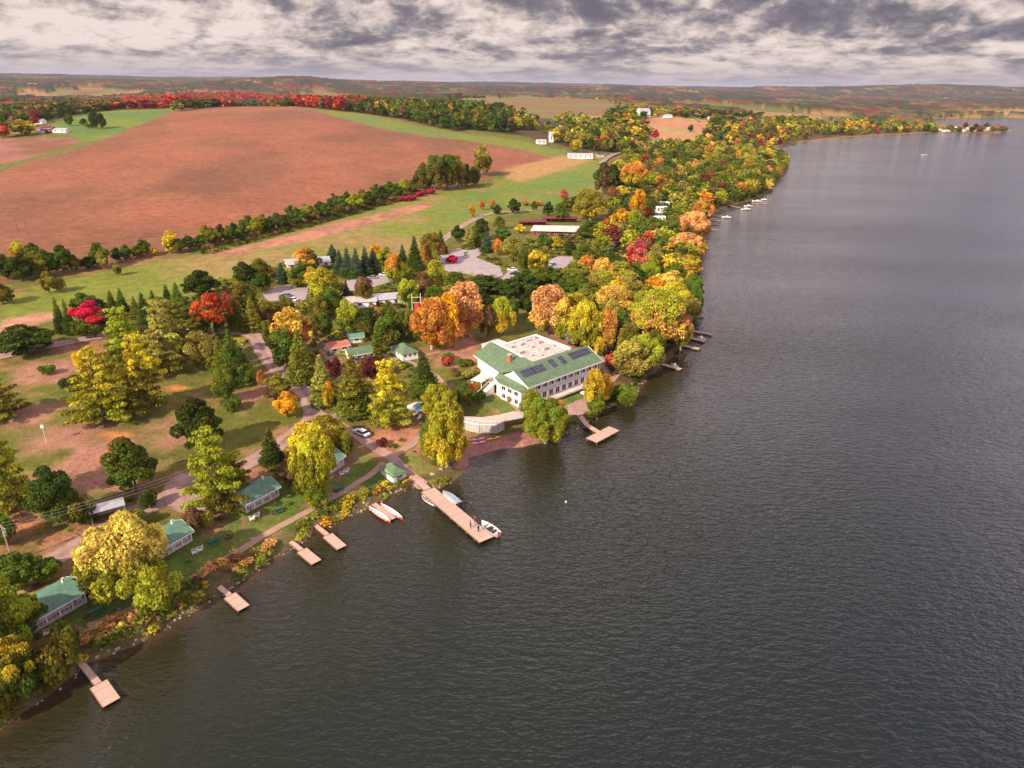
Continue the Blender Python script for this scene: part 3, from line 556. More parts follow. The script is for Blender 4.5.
# near the camera, lower left
t_('W', 8, 668, 66, 92, 'yg', 'gr', .45, 'large yellow-green tree at the lower left corner behind the leftmost dock')
t_('W', 22, 705, 62, 66, 'ye', 'gr', .6, 'yellow-topped clumpy tree hanging over the bank left of the nearest dock')
t_('B', 2, 728, 34, 44, 'gr', 'ol', .5, 'dark green tree on the bank at the very left edge')
t_('U', 62, 678, 40, 42, 'ol', 'gr', .5, 'olive bush beside the foot of the nearest dock')
t_('U', 68, 650, 26, 26, 'bg', 'gr', .5, 'bright green bush between the white garden chairs and the nearest dock')
t_('B', 30, 640, 44, 44, 'yg', 'gr', .55, 'yellow-green tree overlapping the corner of the nearest green-roofed cottage')
t_('W', 133, 606, 90, 90, 'am', 'yg', .52, 'very large amber yellow tree between the two nearest cottages')
t_('B', 163, 622, 50, 56, 'yg', 'bg', .4, 'yellow-green tree below the large amber tree at the water edge')
t_('U', 122, 556, 44, 28, 'ol', 'gr', .4); t_('S', 92, 590, 18, 26, 'dg'); t_('B', 22, 592, 40, 38, 'gr', 'bg', .5); t_('B', 46, 584, 36, 30, 'gr', 'bg', .5)
t_('U', 5, 588, 28, 30, 'dg'); t_('B', 196, 534, 22, 28, 'br', 'ol', .4); t_('U', 206, 528, 18, 18, 'ol')
t_('P', 4, 510, 60, 80, 'yg', 'ol', .35, 'layered yellow-green pine at the left edge above the utility pole')
t_('P', 2, 418, 42, 48, 'lo', 'ol', .4, 'pale olive pine cut by the left edge beside the bare meadow'); t_('U', 4, 545, 30, 30, 'gr')
t_('B', 60, 528, 46, 62, 'dg', 'gr', .45, 'dark green round tree left of the grey-roofed shelter')
t_('B', 138, 497, 50, 62, 'rd', 'gr', .72, 'green tree with orange-red patches right of the grey-roofed shelter')
t_('U', 86, 524, 26, 26, 'ol', 'dg', .5); t_('U', 136, 524, 24, 16, 'ol'); t_('U', 150, 508, 18, 18, 'dg')
t_('B', 203, 456, 44, 58, 'dg', 'gr', .5, 'dark green round tree alone on the bare meadow left of the park road')
t_('P', 222, 510, 56, 84, 'yg', 'ol', .3, 'tall yellow-green pine between the park road and the second cottage row')
t_('P', 236, 492, 34, 42, 'ol', 'gr', .3); t_('S', 273, 463, 24, 36, 'ol', 'dg', .7, 'small dark conical tree beside the bend of the park road')
t_('B', 290, 490, 26, 32, 'br', 'ol', .3); t_('U', 300, 494, 16, 18, 'ol')
t_('W', 318, 502, 44, 76, 'ye', 'yg', .5, 'tall yellow-green tree left of the cottage with the pale porch'); t_('B', 308, 470, 44, 48, 'ye', 'yg', .4, 'bright yellow tree spilling over the cottage roof by the junction')
t_('B', 332, 448, 40, 34, 'ol', 'ye', .55); t_('U', 346, 458, 18, 24, 'ol'); t_('U', 307, 437, 18, 16, 'lo'); t_('B', 318, 512, 26, 26, 'bg', 'yg', .5)
t_('B', 288, 420, 25, 29, 'go', 'oy', .2, 'small bright golden orange round tree beside the park road bend')
t_('B', 280, 403, 28, 30, 'ol', 'br', .4); t_('O', 262, 386, 9, 16, 'og'); t_('O', 225, 404, 24, 38, 'bg', 'gr', .4); t_('U', 232, 410, 20, 13, 'gr'); t_('O', 248, 386, 20, 24, 'bg', 'gr', .4)
t_('P', 105, 422, 56, 74, 'ye', 'yg', .5, 'wide yellow-tipped pine at the front left of the big pine clump'); t_('P', 143, 412, 46, 78, 'ye', 'ol', .5, 'yellow pine with dark olive inner boughs at the front right of the big pine clump')
t_('P', 128, 375, 44, 68, 'yg', 'ol', .4, 'yellow-green pine at the back of the big pine clump'); t_('P', 166, 372, 48, 72, 'lo', 'ol', .4); t_('P', 176, 350, 34, 46, 'ol', 'gr', .4)
t_('U', 82, 368, 14, 16, 'go'); t_('U', 48, 374, 16, 9, 'gr'); t_('U', 74, 390, 24, 14, 'dg'); t_('S', 62, 333, 13, 36, 'gr', 'dg', .5); t_('S', 71, 334, 13, 36, 'gr', 'dg', .5); t_('U', 80, 336, 12, 16, 'gr')
t_('B', 28, 357, 56, 32, 'ol', 'dg', .7, 'wide dark olive spreading tree left of the crimson maple')
t_('B', 96, 340, 40, 40, 'pk', 'gr', .47, 'vivid crimson pink maple with green lower leaves beside the road'); t_('B', 86, 318, 26, 26, 'gr', 'dg', .5); t_('B', 103, 316, 16, 18, 'dg'); t_('S', 114, 314, 13, 24, 'gr'); t_('S', 124, 314, 14, 26, 'gr', 'dg', .5)
t_('S', 137, 318, 13, 22, 'ol'); t_('S', 146, 322, 16, 30, 'dg'); t_('S', 156, 316, 14, 26, 'gr'); t_('B', 163, 322, 24, 26, 'ol'); t_('S', 180, 312, 18, 30, 'gr', 'bg', .5); t_('S', 169, 306, 12, 22, 'dg')
t_('B', 203, 300, 34, 31, 'dg', 'dg', .5, 'very dark green round tree at the edge of the light green meadow'); t_('B', 188, 322, 24, 26, 'gr'); t_('B', 196, 336, 20, 20, 'ol')
t_('B', 217, 338, 42, 46, 'rd', 'gr', .5, 'red-topped green maple in front of the dark round tree'); t_('O', 232, 328, 22, 38, 'mr', 'ol', .6); t_('B', 246, 285, 23, 24, 'dg'); t_('O', 262, 282, 20, 24, 'ol', 'go', .3); t_('B', 262, 295, 22, 26, 'dg', 'gr', .5)
t_('S', 282, 283, 13, 20, 'bs'); t_('B', 246, 318, 28, 36, 'ol', 'gr', .5); t_('S', 238, 330, 18, 34, 'gr'); t_('S', 254, 330, 22, 34, 'ol', 'gr', .3); t_('O', 266, 328, 20, 28, 'ol', 'br', .5); t_('O', 205, 372, 34, 42, 'lo', 'ol', .5)
t_('S', 235, 377, 26, 48, 'gr', 'ol', .3); t_('S', 244, 384, 22, 38, 'dg', 'gr', .4); t_('S', 222, 372, 22, 36, 'ol', 'gr', .4)
t_('U', 298, 287, 18, 18, 'ol'); t_('B', 309, 272, 26, 26, 'og', 'gr', .55); t_('B', 302, 288, 26, 24, 'gr', 'yg', .5); t_('B', 328, 306, 36, 40, 'yg', 'gr', .4, 'rounded yellow-green tree in front of the long pale-roofed hall')
t_('B', 313, 292, 20, 26, 'ye', 'yg', .4); t_('B', 294, 360, 42, 54, 'oy', 'og', .5, 'tall amber orange tree beside the bend of the park road'); t_('O', 288, 370, 34, 42, 'gr', 'dg', .5); t_('S', 303, 382, 30, 52, 'ol', 'gr', .3)
t_('O', 270, 344, 14, 24, 'ol'); t_('U', 272, 318, 18, 18, 'ol'); t_('O', 286, 318, 20, 24, 'ol'); t_('O', 320, 322, 24, 28, 'ol', 'gr'); t_('O', 334, 318, 22, 30, 'gr', 'ol'); t_('O', 312, 340, 18, 26, 'ol'); t_('O', 324, 338, 20, 26, 'gr')
t_('S', 347, 300, 10, 20, 'bs', 'bs', .5, 'slim blue-grey spruce beside the grey-green hall roof')
for i, (a, b, hh) in enumerate(((333, 262, 18), (340, 274, 24), (348, 277, 30), (357, 278, 30), (366, 276, 30), (374, 274, 26))): t_('S', a, b, 15, hh, 'bs', 'dg', .4)
t_('O', 377, 262, 12, 18, 'go'); t_('B', 386, 270, 20, 24, 'yg', 'gr', .5); t_('S', 403, 266, 11, 22, 'dg'); t_('S', 415, 270, 17, 34, 'dg'); t_('O', 431, 266, 26, 34, 'ol', 'og', .4); t_('S', 441, 254, 14, 24, 'dg')
t_('O', 396, 284, 26, 30, 'og', 'yg', .6, 'orange-topped tree beside the spruce row behind the halls'); t_('O', 408, 310, 24, 32, 'yg', 'gr', .4); t_('B', 423, 300, 24, 28, 'br', 'dr', .5); t_('O', 436, 287, 22, 28, 'yg', 'ol', .4); t_('O', 436, 310, 22, 24, 'gr'); t_('B', 450, 308, 26, 24, 'lo', 'gr', .5)
t_('B', 456, 292, 26, 21, 'gr', 'yg', .3); t_('B', 484, 296, 42, 21, 'dg', 'gr', .5, 'wide dark green tree in front of the parking lot'); t_('W', 432, 353, 44, 56, 'og', 'go', .3, 'big orange tree standing left in the orange row behind the lodge lawn')
t_('O', 452, 350, 34, 58, 'go', 'og', .5, 'golden orange tree in the middle of the orange row behind the lodge lawn'); t_('O', 468, 340, 36, 60, 'pe', 'og', .4, 'tall peach orange tree at the right of the orange row'); t_('B', 488, 338, 22, 34, 'br')
t_('O', 503, 337, 24, 40, 'yg', 'ye', .5, 'slim yellow-green tree directly behind the lodge roof'); t_('O', 364, 306, 20, 30, 'br', 'ol', .5); t_('O', 349, 336, 26, 38, 'yg', 'bg', .4, 'yellow-green tree with orange top between the halls and the garden cottage'); t_('O', 349, 306, 10, 8, 'og')
t_('O', 368, 338, 28, 30, 'dg', 'ol', .5); t_('O', 388, 348, 28, 34, 'gr', 'ol', .4); t_('O', 410, 342, 18, 32, 'ol'); t_('O', 378, 322, 12, 16, 'og'); t_('O', 400, 338, 18, 26, 'gr'); t_('U', 388, 322, 20, 16, 'gr')
t_('C', 378, 360, 11, 29, 'gr', 'ol', .4, 'narrow green column tree between the garden cottage and the green pavilion'); t_('U', 372, 376, 26, 18, 'dr', 'dr', .5, 'dark purple-red bush in front of the garden cottage'); t_('U', 334, 382, 14, 26, 'dr')
t_('S', 355, 414, 38, 60, 'ol', 'gr', .4, 'large olive spruce at the front between the road and the yellow pine'); t_('S', 324, 404, 28, 50, 'lo', 'gr', .4); t_('O', 330, 412, 14, 32, 'go', 'yg', .5, 'narrow golden tree wedged between two big spruces')
t_('P', 388, 426, 40, 66, 'ye', 'yg', .5, 'bright yellow layered pine near the parked white car'); t_('S', 425, 396, 34, 42, 'dg', 'gr', .5, 'dark green conical tree below the green pavilion')
t_('W', 440, 424, 40, 40, 'yg', 'ye', .5, 'yellow-green tree behind the willow by the boathouse'); t_('W', 447, 472, 50, 76, 'yg', 'ye', .55, 'large yellow-green willow at the shore above the long dock'); t_('W', 432, 462, 26, 46, 'bg', 'yg', .5)
t_('W', 545, 450, 48, 52, 'bg', 'yg', .5, 'large green willow at the shore in front of the lodge'); t_('O', 531, 424, 24, 36, 'yg', 'bg', .5); t_('O', 554, 440, 20, 42, 'oy', 'yg', .5, 'amber patch tree on the right side of the shore willow')
t_('O', 592, 410, 24, 42, 'ye', 'yg', .35, 'bright yellow tree at the right end of the lodge front'); t_('O', 604, 406, 18, 32, 'go', 'ye', .4, 'golden orange tree right of the bright yellow tree at the lodge end'); t_('B', 596, 418, 20, 22, 'bg'); t_('O', 626, 410, 22, 26, 'bg', 'gr', .4); t_('O', 617, 404, 18, 20, 'bg')
t_('O', 598, 358, 12, 22, 'ye'); t_('B', 610, 370, 12, 17, 'rd', 'sa', .5, 'small red round tree behind the lodge right end'); t_('B', 573, 347, 17, 18, 'gy', 'gy', .5, 'small greyish leafless-looking tree behind the flat roof')
t_('O', 547, 338, 42, 54, 'pe', 'oy', .4, 'tall peach-coloured tree directly behind the flat lodge roof'); t_('O', 562, 342, 24, 46, 'oy', 'yg', .5); t_('B', 582, 322, 32, 34, 'ol', 'gr', .5); t_('W', 584, 352, 38, 54, 'ye', 'yg', .45); t_('O', 606, 352, 20, 46, 'og', 'oy', .4)
t_('B', 618, 295, 44, 34, 'yg', 'oy', .6, 'broad lemon green tree below the salmon red tree'); t_('B', 630, 272, 34, 22, 'oy', 'pe', .5); t_('B', 638, 275, 30, 36, 'sa', 'rd', .5, 'salmon red broad tree in the lakeside wood'); t_('B', 652, 276, 28, 32, 'lo', 'gr', .5)
t_('W', 612, 322, 48, 38, 'oy', 'yg', .5, 'broad amber tree left of the large pale yellow trees by the lake'); t_('W', 656, 350, 60, 62, 'yg', 'oy', .55, 'largest pale yellow-green tree on the lakeshore right of the lodge'); t_('W', 642, 374, 42, 40, 'yg', 'lo', .5, 'pale yellow-green tree low on the shore right of the lodge')
t_('W', 672, 330, 40, 48, 'ye', 'lo', .5); t_('W', 680, 352, 22, 40, 'pe', 'yg', .5); t_('B', 650, 302, 30, 26, 'go', 'yg', .4); t_('B', 670, 300, 36, 30, 'oy', 'yg', .5); t_('B', 688, 300, 16, 30, 'ye'); t_('O', 694, 318, 14, 34, 'gr', 'dg', .5)
t_('W', 692, 244, 34, 34, 'pe', 'og', .5, 'peach pink tree on the shore above the row of small docks'); t_('W', 700, 226, 24, 26, 'og', 'pe', .5); t_('W', 686, 262, 40, 30, 'pe', 'oy', .5); t_('B', 668, 262, 16, 20, 'go'); t_('B', 684, 280, 34, 26, 'ye', 'oy', .5); t_('B', 672, 278, 34, 26, 'lo', 'pe', .5)
t_('B', 652, 240, 24, 24, 'bg', 'dg', .4, 'bright green round tree below the white trailers'); t_('O', 636, 222, 18, 34, 'go', 'ye', .3, 'tall golden tree left of the white trailers'); t_('O', 634, 240, 20, 30, 'yg', 'bg', .5); t_('B', 620, 228, 22, 20, 'go'); t_('B', 662, 194, 24, 20, 'og', 'bg', .55)
t_('O', 606, 236, 10, 18, 'rd', 'dr', .5, 'small red tree beside the lane'); t_('O', 613, 228, 7, 14, 'ye'); t_('W', 590, 222, 36, 34, 'ol', 'ye', .4); t_('B', 590, 240, 28, 20, 'gr'); t_('U', 587, 200, 9, 9, 'pk', 'pk', .5, 'small crimson shrub among green trees above the low dark red sheds')
t_('B', 564, 199, 10, 10, 'sa'); t_('B', 603, 196, 22, 34, 'dg', 'br', .6, 'tall dark green tree at the edge of the lakeside wood by the meadow'); t_('B', 612, 188, 20, 24, 'dg'); t_('W', 632, 190, 30, 30, 'og', 'ye', .5, 'orange-topped yellow tree at the head of the lakeside wood')
t_('O', 536, 276, 22, 26, 'ye', 'ol', .5); t_('O', 513, 262, 26, 26, 'lo', 'yg', .5); t_('O', 524, 270, 14, 24, 'gr'); t_('B', 543, 250, 17, 18, 'gr', 'ol', .4); t_('B', 557, 250, 16, 14, 'ye'); t_('B', 570, 256, 15, 16, 'dg'); t_('B', 586, 272, 30, 28, 'gr', 'yg', .5); t_('B', 574, 288, 34, 26, 'ol', 'gr', .4)
t_('B', 546, 290, 34, 24, 'gr', 'ol', .4); t_('O', 498, 256, 11, 18, 'og'); t_('B', 452, 264, 14, 9, 'pk', 'pk', .5, 'small crimson tree on the pale parking lot'); t_('S', 487, 252, 13, 22, 'bs'); t_('B', 458, 243, 15, 18, 'dg'); t_('S', 468, 249, 13, 22, 'lo', 'gr', .4); t_('B', 481, 240, 18, 22, 'dg', 'gr', .5)
t_('S', 476, 246, 12, 24, 'gr'); t_('B', 497, 215, 10, 11, 'dg'); t_('B', 514, 214, 14, 16, 'dg', 'dg', .5, 'dark round tree alone on the lane at the meadow edge'); t_('B', 534, 211, 8, 10, 'gr'); t_('B', 548, 216, 12, 15, 'dg'); t_('B', 561, 222, 16, 20, 'gr'); t_('B', 499, 230, 13, 14, 'gr', 'ol', .5); t_('B', 520, 234, 12, 10, 'ye'); t_('B', 503, 242, 18, 16, 'gr')
t_('O', 482, 210, 6, 12, 'og', 'og', .5, 'tiny orange sapling on the meadow, leftmost of two by the lane'); t_('O', 492, 209, 6, 11, 'og'); t_('O', 472, 218, 6, 14, 'go'); t_('B', 566, 212, 10, 16, 'ol'); t_('B', 574, 212, 14, 16, 'dg'); t_('B', 526, 206, 8, 6, 'og'); t_('B', 540, 206, 9, 6, 'og')
t_('B', 525, 296, 30, 26, 'dg', 'gr', .5); t_('B', 528, 318, 22, 30, 'dg'); t_('B', 508, 300, 24, 22, 'dg'); t_('B', 512, 320, 14, 24, 'gr'); t_('B', 480, 308, 26, 20, 'dg'); t_('B', 560, 300, 26, 20, 'gr'); t_('B', 600, 310, 16, 18, 'dg')
t_('U', 382, 446, 12, 8, 'dr', 'mr', .5, 'small dark red bush beside the driveway near the white car'); t_('U', 472, 392, 14, 7, 'rd', 'og', .5, 'low red-orange shrub below the lodge stairs'); t_('B', 464, 410, 24, 28, 'gr', 'ol', .5); t_('U', 478, 402, 16, 12, 'gr')
for a, b in ((455, 376), (468, 378), (478, 372), (470, 366), (484, 386), (495, 390), (512, 402), (448, 360), (520, 404), (462, 366)): t_('U', a, b, 10+a % 5, 7+b % 3, ('gr', 'ol', 'lo', 'br')[(a+b) % 4])
t_('U', 447, 366, 12, 9, 'rd', 'br', .5, 'low rust red bush on the lawn left of the lodge')
# upper left: meadow edge and hedgerow
t_('O', 21, 262, 16, 22, 'ye', 'go', .3, 'yellow tree above the dark clump at the end of the hedgerow'); t_('B', 35, 262, 16, 20, 'gr', 'yg', .5)
for a, b, w_, h_, c in ((8, 280, 24, 26, 'dg'), (24, 282, 26, 30, 'dg'), (38, 279, 22, 28, 'ol'), (50, 276, 24, 28, 'gr'), (64, 274, 24, 30, 'gr'), (76, 272, 14, 18, 'ol'), (90, 270, 18, 14, 'dg'), (101, 268, 20, 26, 'gr'), (104, 270, 11, 20, 'lo'), (118, 262, 12, 15, 'dg'), (127, 262, 14, 18, 'gr'), (137, 258, 14, 12, 'ol'), (144, 257, 15, 18, 'gr'), (155, 256, 8, 9, 'go'), (172, 254, 18, 24, 'ye'), (180, 254, 14, 16, 'gr'), (190, 251, 16, 16, 'gr')): t_('B', a, b, w_, h_, c)
t_('B', 118, 276, 9, 14, 'lo', 'ol', .5, 'small pale round tree alone on the meadow below the hedgerow'); t_('B', 50, 294, 18, 23, 'ol', 'br', .5); t_('O', 62, 292, 11, 15, 'lo'); t_('B', 4, 305, 22, 22, 'ol')
for i in range(33):
    f = i/32; a = 200+f*226; b = 249-f*60+(-3 if i % 2 else 0)+math.sin(f*3)*4; t_('B', a, b, 13+(i*7) % 5, 15+(i*5) % 6-(3 if i > 24 else 0)+f*2, ('gr', 'dg', 'gr', 'ol', 'dg', 'yg', 'gr')[(i*5) % 7], None, None, None, 'hedgerow trees')
for a, b, w_, h_, c in ((424, 190, 16, 28, 'gr'), (435, 191, 22, 40, 'gr'), (447, 190, 24, 44, 'gr'), (458, 189, 18, 42, 'ol'), (466, 187, 14, 24, 'dg'), (474, 186, 14, 20, 'dg')): t_('O', a, b, w_, h_, c, 'ol', .6)
t_('O', 483, 176, 20, 32, 'lo', 'ol', .5, 'pale olive tall tree at the right of the dark grove at the field corner')
for a, b in ((404, 201), (412, 200), (420, 196), (430, 194)): t_('U', a, b, 11, 5, 'pk', 'mr', .5)
# small farm, upper left
t_('B', 3, 138, 15, 14, 'rd'); t_('B', 22, 136, 26, 17, 'ye', 'ol', .5, 'broad yellow tree in front of the far farm at the upper left'); t_('B', 70, 126, 9, 13, 'gr'); t_('B', 84, 126, 7, 8, 'dg'); t_('O', 96, 129, 10, 18, 'dg'); t_('O', 103, 129, 9, 16, 'dg'); t_('U', 90, 128, 8, 6, 'ol')
t_('B', 655, 139, 8, 10, 'pk', 'pk', .5, 'crimson pink tree alone below the far hilltop house'); t_('B', 690, 132, 6, 8, 'dg', 'dg', .5, 'dark bushy tree alone in the far reddish field')
# behind: wood edge right of centre
for a, b, w_, h_, c in ((576, 153, 14, 14, 'ye'), (596, 150, 8, 14, 'mr'), (604, 148, 10, 14, 'og'), (608, 152, 16, 14, 'lo'), (622, 154, 14, 14, 'ol'), (631, 152, 14, 12, 'gr')): t_('O', a, b, w_, h_, c)
trees_px(T)
# ------------------------------------------------------------------ fill: lakeside wood and gaps, one object per tree
def scatter(P, sp_, seed, rel=.8, maxn=9999, avoid=True, noroad=None):
    r_ = np.random.default_rng(seed); lo = P.min(0); hi = P.max(0); n = int((hi-lo).prod()/sp_**2*3); n = min(n, 60000)
    c = lo+(hi-lo)*r_.random((n, 2)); c = c[pip(c[:, 0], c[:, 1], P)]; c = c[shore_s(c[:, 0], c[:, 1]) > 1.5]; out = []; grid = {}
    ex = {}
    nr = {}
    for x, y, r in (noroad or ()): nr.setdefault((int(x//15), int(y//15)), []).append((x, y, r))
    if avoid:
        for x, y, r in TREES: ex.setdefault((int(x//15), int(y//15)), []).append((x, y, r*rel))
    for x, y in c:
        g = (int(x//sp_), int(y//sp_)); ok = True
        for i in (-1, 0, 1):
            for j in (-1, 0, 1):
                for a, b in grid.get((g[0]+i, g[1]+j), ()):
                    if (a-x)**2+(b-y)**2 < sp_*sp_: ok = False; break
        if ok and avoid:
            e = (int(x//15), int(y//15))
            for i in (-1, 0, 1):
                for j in (-1, 0, 1):
                    for a, b, r in ex.get((e[0]+i, e[1]+j), ()):
                        if (a-x)**2+(b-y)**2 < (r+sp_*.3)**2: ok = False; break
        if ok and nr:
            e = (int(x//15), int(y//15)); ok = not any((a-x)**2+(b-y)**2 < r*r for i in (-1, 0, 1) for j in (-1, 0, 1) for a, b, r in nr.get((e[0]+i, e[1]+j), ()))
        if ok: grid.setdefault(g, []).append((x, y)); out.append((x, y))
        if len(out) >= maxn: break
    return np.array(out)
KEEP = []     # places that stay open in the wood: lanes, trailers
for pts, r in (([(597, 264), (607, 252), (616, 238), (622, 226), (585, 277), (591, 270), (602, 258), (612, 245)], 4.5), ([(658, 221), (660, 216), (662, 211), (664, 207), (660, 213), (657, 226), (656, 231)], 9.5)):
    for p in wpoly(pts): KEEP.append((p[0], p[1], r))
pts = scatter(P_LW, 7.2, 3, .75, noroad=KEEP)
pts = pts[(fbm(pts[:, 0]/28, pts[:, 1]/28, 73, 3) > .36) | (pts[:, 1] < 300)]
pts = pts[np.argsort(np.hypot(pts[:, 0], pts[:, 1]))]
wc = [('yg', 5), ('ol', 5), ('gr', 7), ('ye', 2), ('oy', 1.6), ('og', 1.), ('pe', 1.), ('bg', 4), ('lo', 3), ('dg', 3), ('rd', .8), ('go', .8), ('br', 1.5), ('sa', .6)]; wn_ = [a for a, _ in wc]; ww = [b for _, b in wc]
wc2 = [('ol', 5), ('gr', 6), ('dg', 3), ('yg', 3), ('lo', 2), ('br', 2.5), ('og', 1.2), ('ye', 1.5), ('mr', .8)]
NIND = 45
woods_far = []
for i, (x, y) in enumerate(pts):
    col = random.choices(wn_, ww)[0] if random.random() < .45 else random.choices([a for a, _ in wc2], [b for _, b in wc2])[0]
    if proj((x, y, 4))[1] > 300: col = random.choice(['ol', 'gr', 'yg', 'lo', 'ye']); 
    if i < NIND: tree(random.choice('BBWO'), x, y, random.uniform(6.5, 10.5), random.uniform(7.5, 13), col)
    else: woods_far.append((x, y, random.uniform(7, 10.5), random.uniform(8, 13), col, 0))
# ------------------------------------------------------------------ woods nobody would count, one merged object each
def template(kind, n, size, seed):
    r_ = np.random.default_rng(seed); w, h, z0 = SPEC[kind][:3]; V, va, mi = leafcloud(crown_blobs(kind, r_), n, size*w, r_, up=.25); return fix_box(V, 1., 1., .08), va
def woods(name, label, items, n, size):
    if not len(items): return
    tb = [template('B', n, size, 900+i) for i in range(4)]+[template('O', n, size, 950+i) for i in range(2)]; ts = [template('S', n, size, 970+i) for i in range(3)]
    VV = []; VA = []; TC = []; zs = height(np.array([i[0] for i in items]), np.array([i[1] for i in items]))
    for (x, y, w, h, col, con), z in zip(items, zs):
        V, va = (ts if con else tb)[random.randrange(3 if con else 6)]; a = random.uniform(0, 6.28); c, s = math.cos(a)*w, math.sin(a)*w
        P = np.empty_like(V); P[:, 0] = V[:, 0]*c-V[:, 1]*s+x; P[:, 1] = V[:, 0]*s+V[:, 1]*c+y; P[:, 2] = V[:, 2]*h+z
        VV.append(P); VA.append(va); cc = np.array(PALT[col])*random.uniform(.8, 1.3); TC.append(np.tile(np.r_[cc, 1], (len(P), 1)))
    V = np.concatenate(VV); o = link(name, raw_mesh(name, V, qfaces(len(V)//4), [MT['leafm']], attrs={'var': ('FLOAT', np.concatenate(VA)), 'tint': ('FLOAT_COLOR', np.concatenate(TC))}))
    setp(o, label, 'woods', None, 'stuff'); return o
PALS = {'red': [('rd', 5), ('mr', 7), ('pk', 1.2), ('og', .5), ('dr', 1.5), ('br', 1.5), ('ol', .8)], 'dark': [('dg', 7), ('gr', 4), ('ol', 2.5), ('br', .8), ('og', .3)], 'mix': [('ol', 5), ('gr', 4), ('dg', 3), ('yg', 2.5), ('lo', 2), ('og', .8), ('ye', 1), ('mr', .6)],
  'darkrust': [('dg', 6), ('gr', 3), ('br', 3), ('ol', 2), ('mr', 1.5), ('dr', 1)], 'warm': [('ol', 5), ('gr', 6.5), ('yg', 3), ('go', 1.4), ('og', 1.4), ('ye', 1.), ('br', 2), ('mr', 1), ('dg', 2)]}
def pick(k): return random.choices([a for a, _ in PALS[k]], [b for _, b in PALS[k]])[0]
woods('woodland', 'dense mixed wood crowding the far end of the lakeside strip', woods_far, 600, .10)
NL = {'W1': 'vivid red maple wood along the crest of the ploughed hill', 'W2': 'dark green pine wood right of the red wood', 'W3': 'mixed green and yellow wood between the two far meadows', 'W4': 'dark green wood behind the far farm at the upper left', 'W6': 'mixed autumn wood on the far lakeshore leading to the point', 'W7': 'green and rust wood below the far reddish field'}
for kf, (P, pal_) in NEARF.items():
    s_ = dict(W1=10, W2=9, W3=11, W4=12, W6=13, W7=12)[kf]; pp = scatter(P, s_, 11, avoid=(kf == 'W7'))
    if kf in ('W3', 'W6', 'W7'): pp = pp[fbm(pp[:, 0]/55, pp[:, 1]/55, 71, 3) > .40]
    items = [(x, y, random.uniform(9, 14), random.uniform(11, 17)*(1.25 if kf in ('W1', 'W2') else 1), pick(pal_), pal_.startswith('dark') and random.random() < .5) for x, y in pp]
    woods('woodland', NL[kf], items, 150 if kf in ('W7', 'W3') else 90, .2 if kf in ('W7', 'W3') else .26)
# looser belts further away following the forest mosaic
cand = rng.random((34000, 2)); a = np.radians(-52+cand[:, 0]*90); r = 1150+cand[:, 1]**.8*2300; x = np.sin(a)*r; y = np.cos(a)*r
dens = fbm(x/260+7, y/420, 31, 4); ok = (dens > .44) & (shore_s(x, y) > 12)
for P in (P_F1, P_G0, P_G1, P_F3, P_F2, NEARF['W6'][0], NEARF['W1'][0], P_M4, P_M5, P_M6, P_PT): ok &= ~pip(x, y, P)
x = x[ok]; y = y[ok]; zone = fbm(x/300, y/520, 61, 2)+np.where(x/y < -.33, 9, 0); pz = ['dark', 'mix', 'darkrust', 'red', 'dark', 'mix', 'warm']
items = [(a_, b_, random.uniform(12, 19), random.uniform(9, 14), pick(pz[int(c_*13) % 7] if c_ < 5 else ('darkrust', 'dark', 'darkrust', 'red', 'dark')[int(c_*13) % 5]), random.random() < .1) for a_, b_, c_ in zip(x, y, zone)]
woods('woodland', 'patchwork of autumn woods beyond the fields and ridges', items, 44, .36)
print('far belt', len(items), 'lakewood', len(pts))
# ------------------------------------------------------------------ buildings
GB = 'cottages and outbuildings of the lakeside resort'
def part(name, parent, fn, smooth=False):
    mb = MB(); fn(mb); return mb.build(name, parent, smooth)
def window(parent, x0, x1, z0, z1, y, face='-y', frame='white', mull=1, name='window'):
    """frame (part) + glass (sub-part); face is the outward side of the wall plane at y (or x)"""
    def tr(mb):
        out = []
        for (a, b, c) in mb.v:
            if face == '-y': out.append((a, y-b, c))
            elif face == '+y': out.append((a, y+b, c))
            elif face == '-x': out.append((y-b, a, c))
            else: out.append((y+b, a, c))
        mb.v = out
    f = MB(); t = .09
    for a, b, c, d in ((x0, x1, z1-t, z1), (x0, x1, z0, z0+t), (x0, x0+t, z0+t, z1-t), (x1-t, x1, z0+t, z1-t)): f.box(a, b, 0, .07, c, d, frame)
    for i in range(mull):
        c = x0+(x1-x0)*(i+1)/(mull+1); f.box(c-.03, c+.03, 0, .06, z0+t, z1-t, frame)
    tr(f); fo = f.build(name, parent)
    g = MB(); g.box(x0+t, x1-t, .005, .03, z0+t, z1-t, 'glass'); tr(g); g.build('pane', fo); return fo
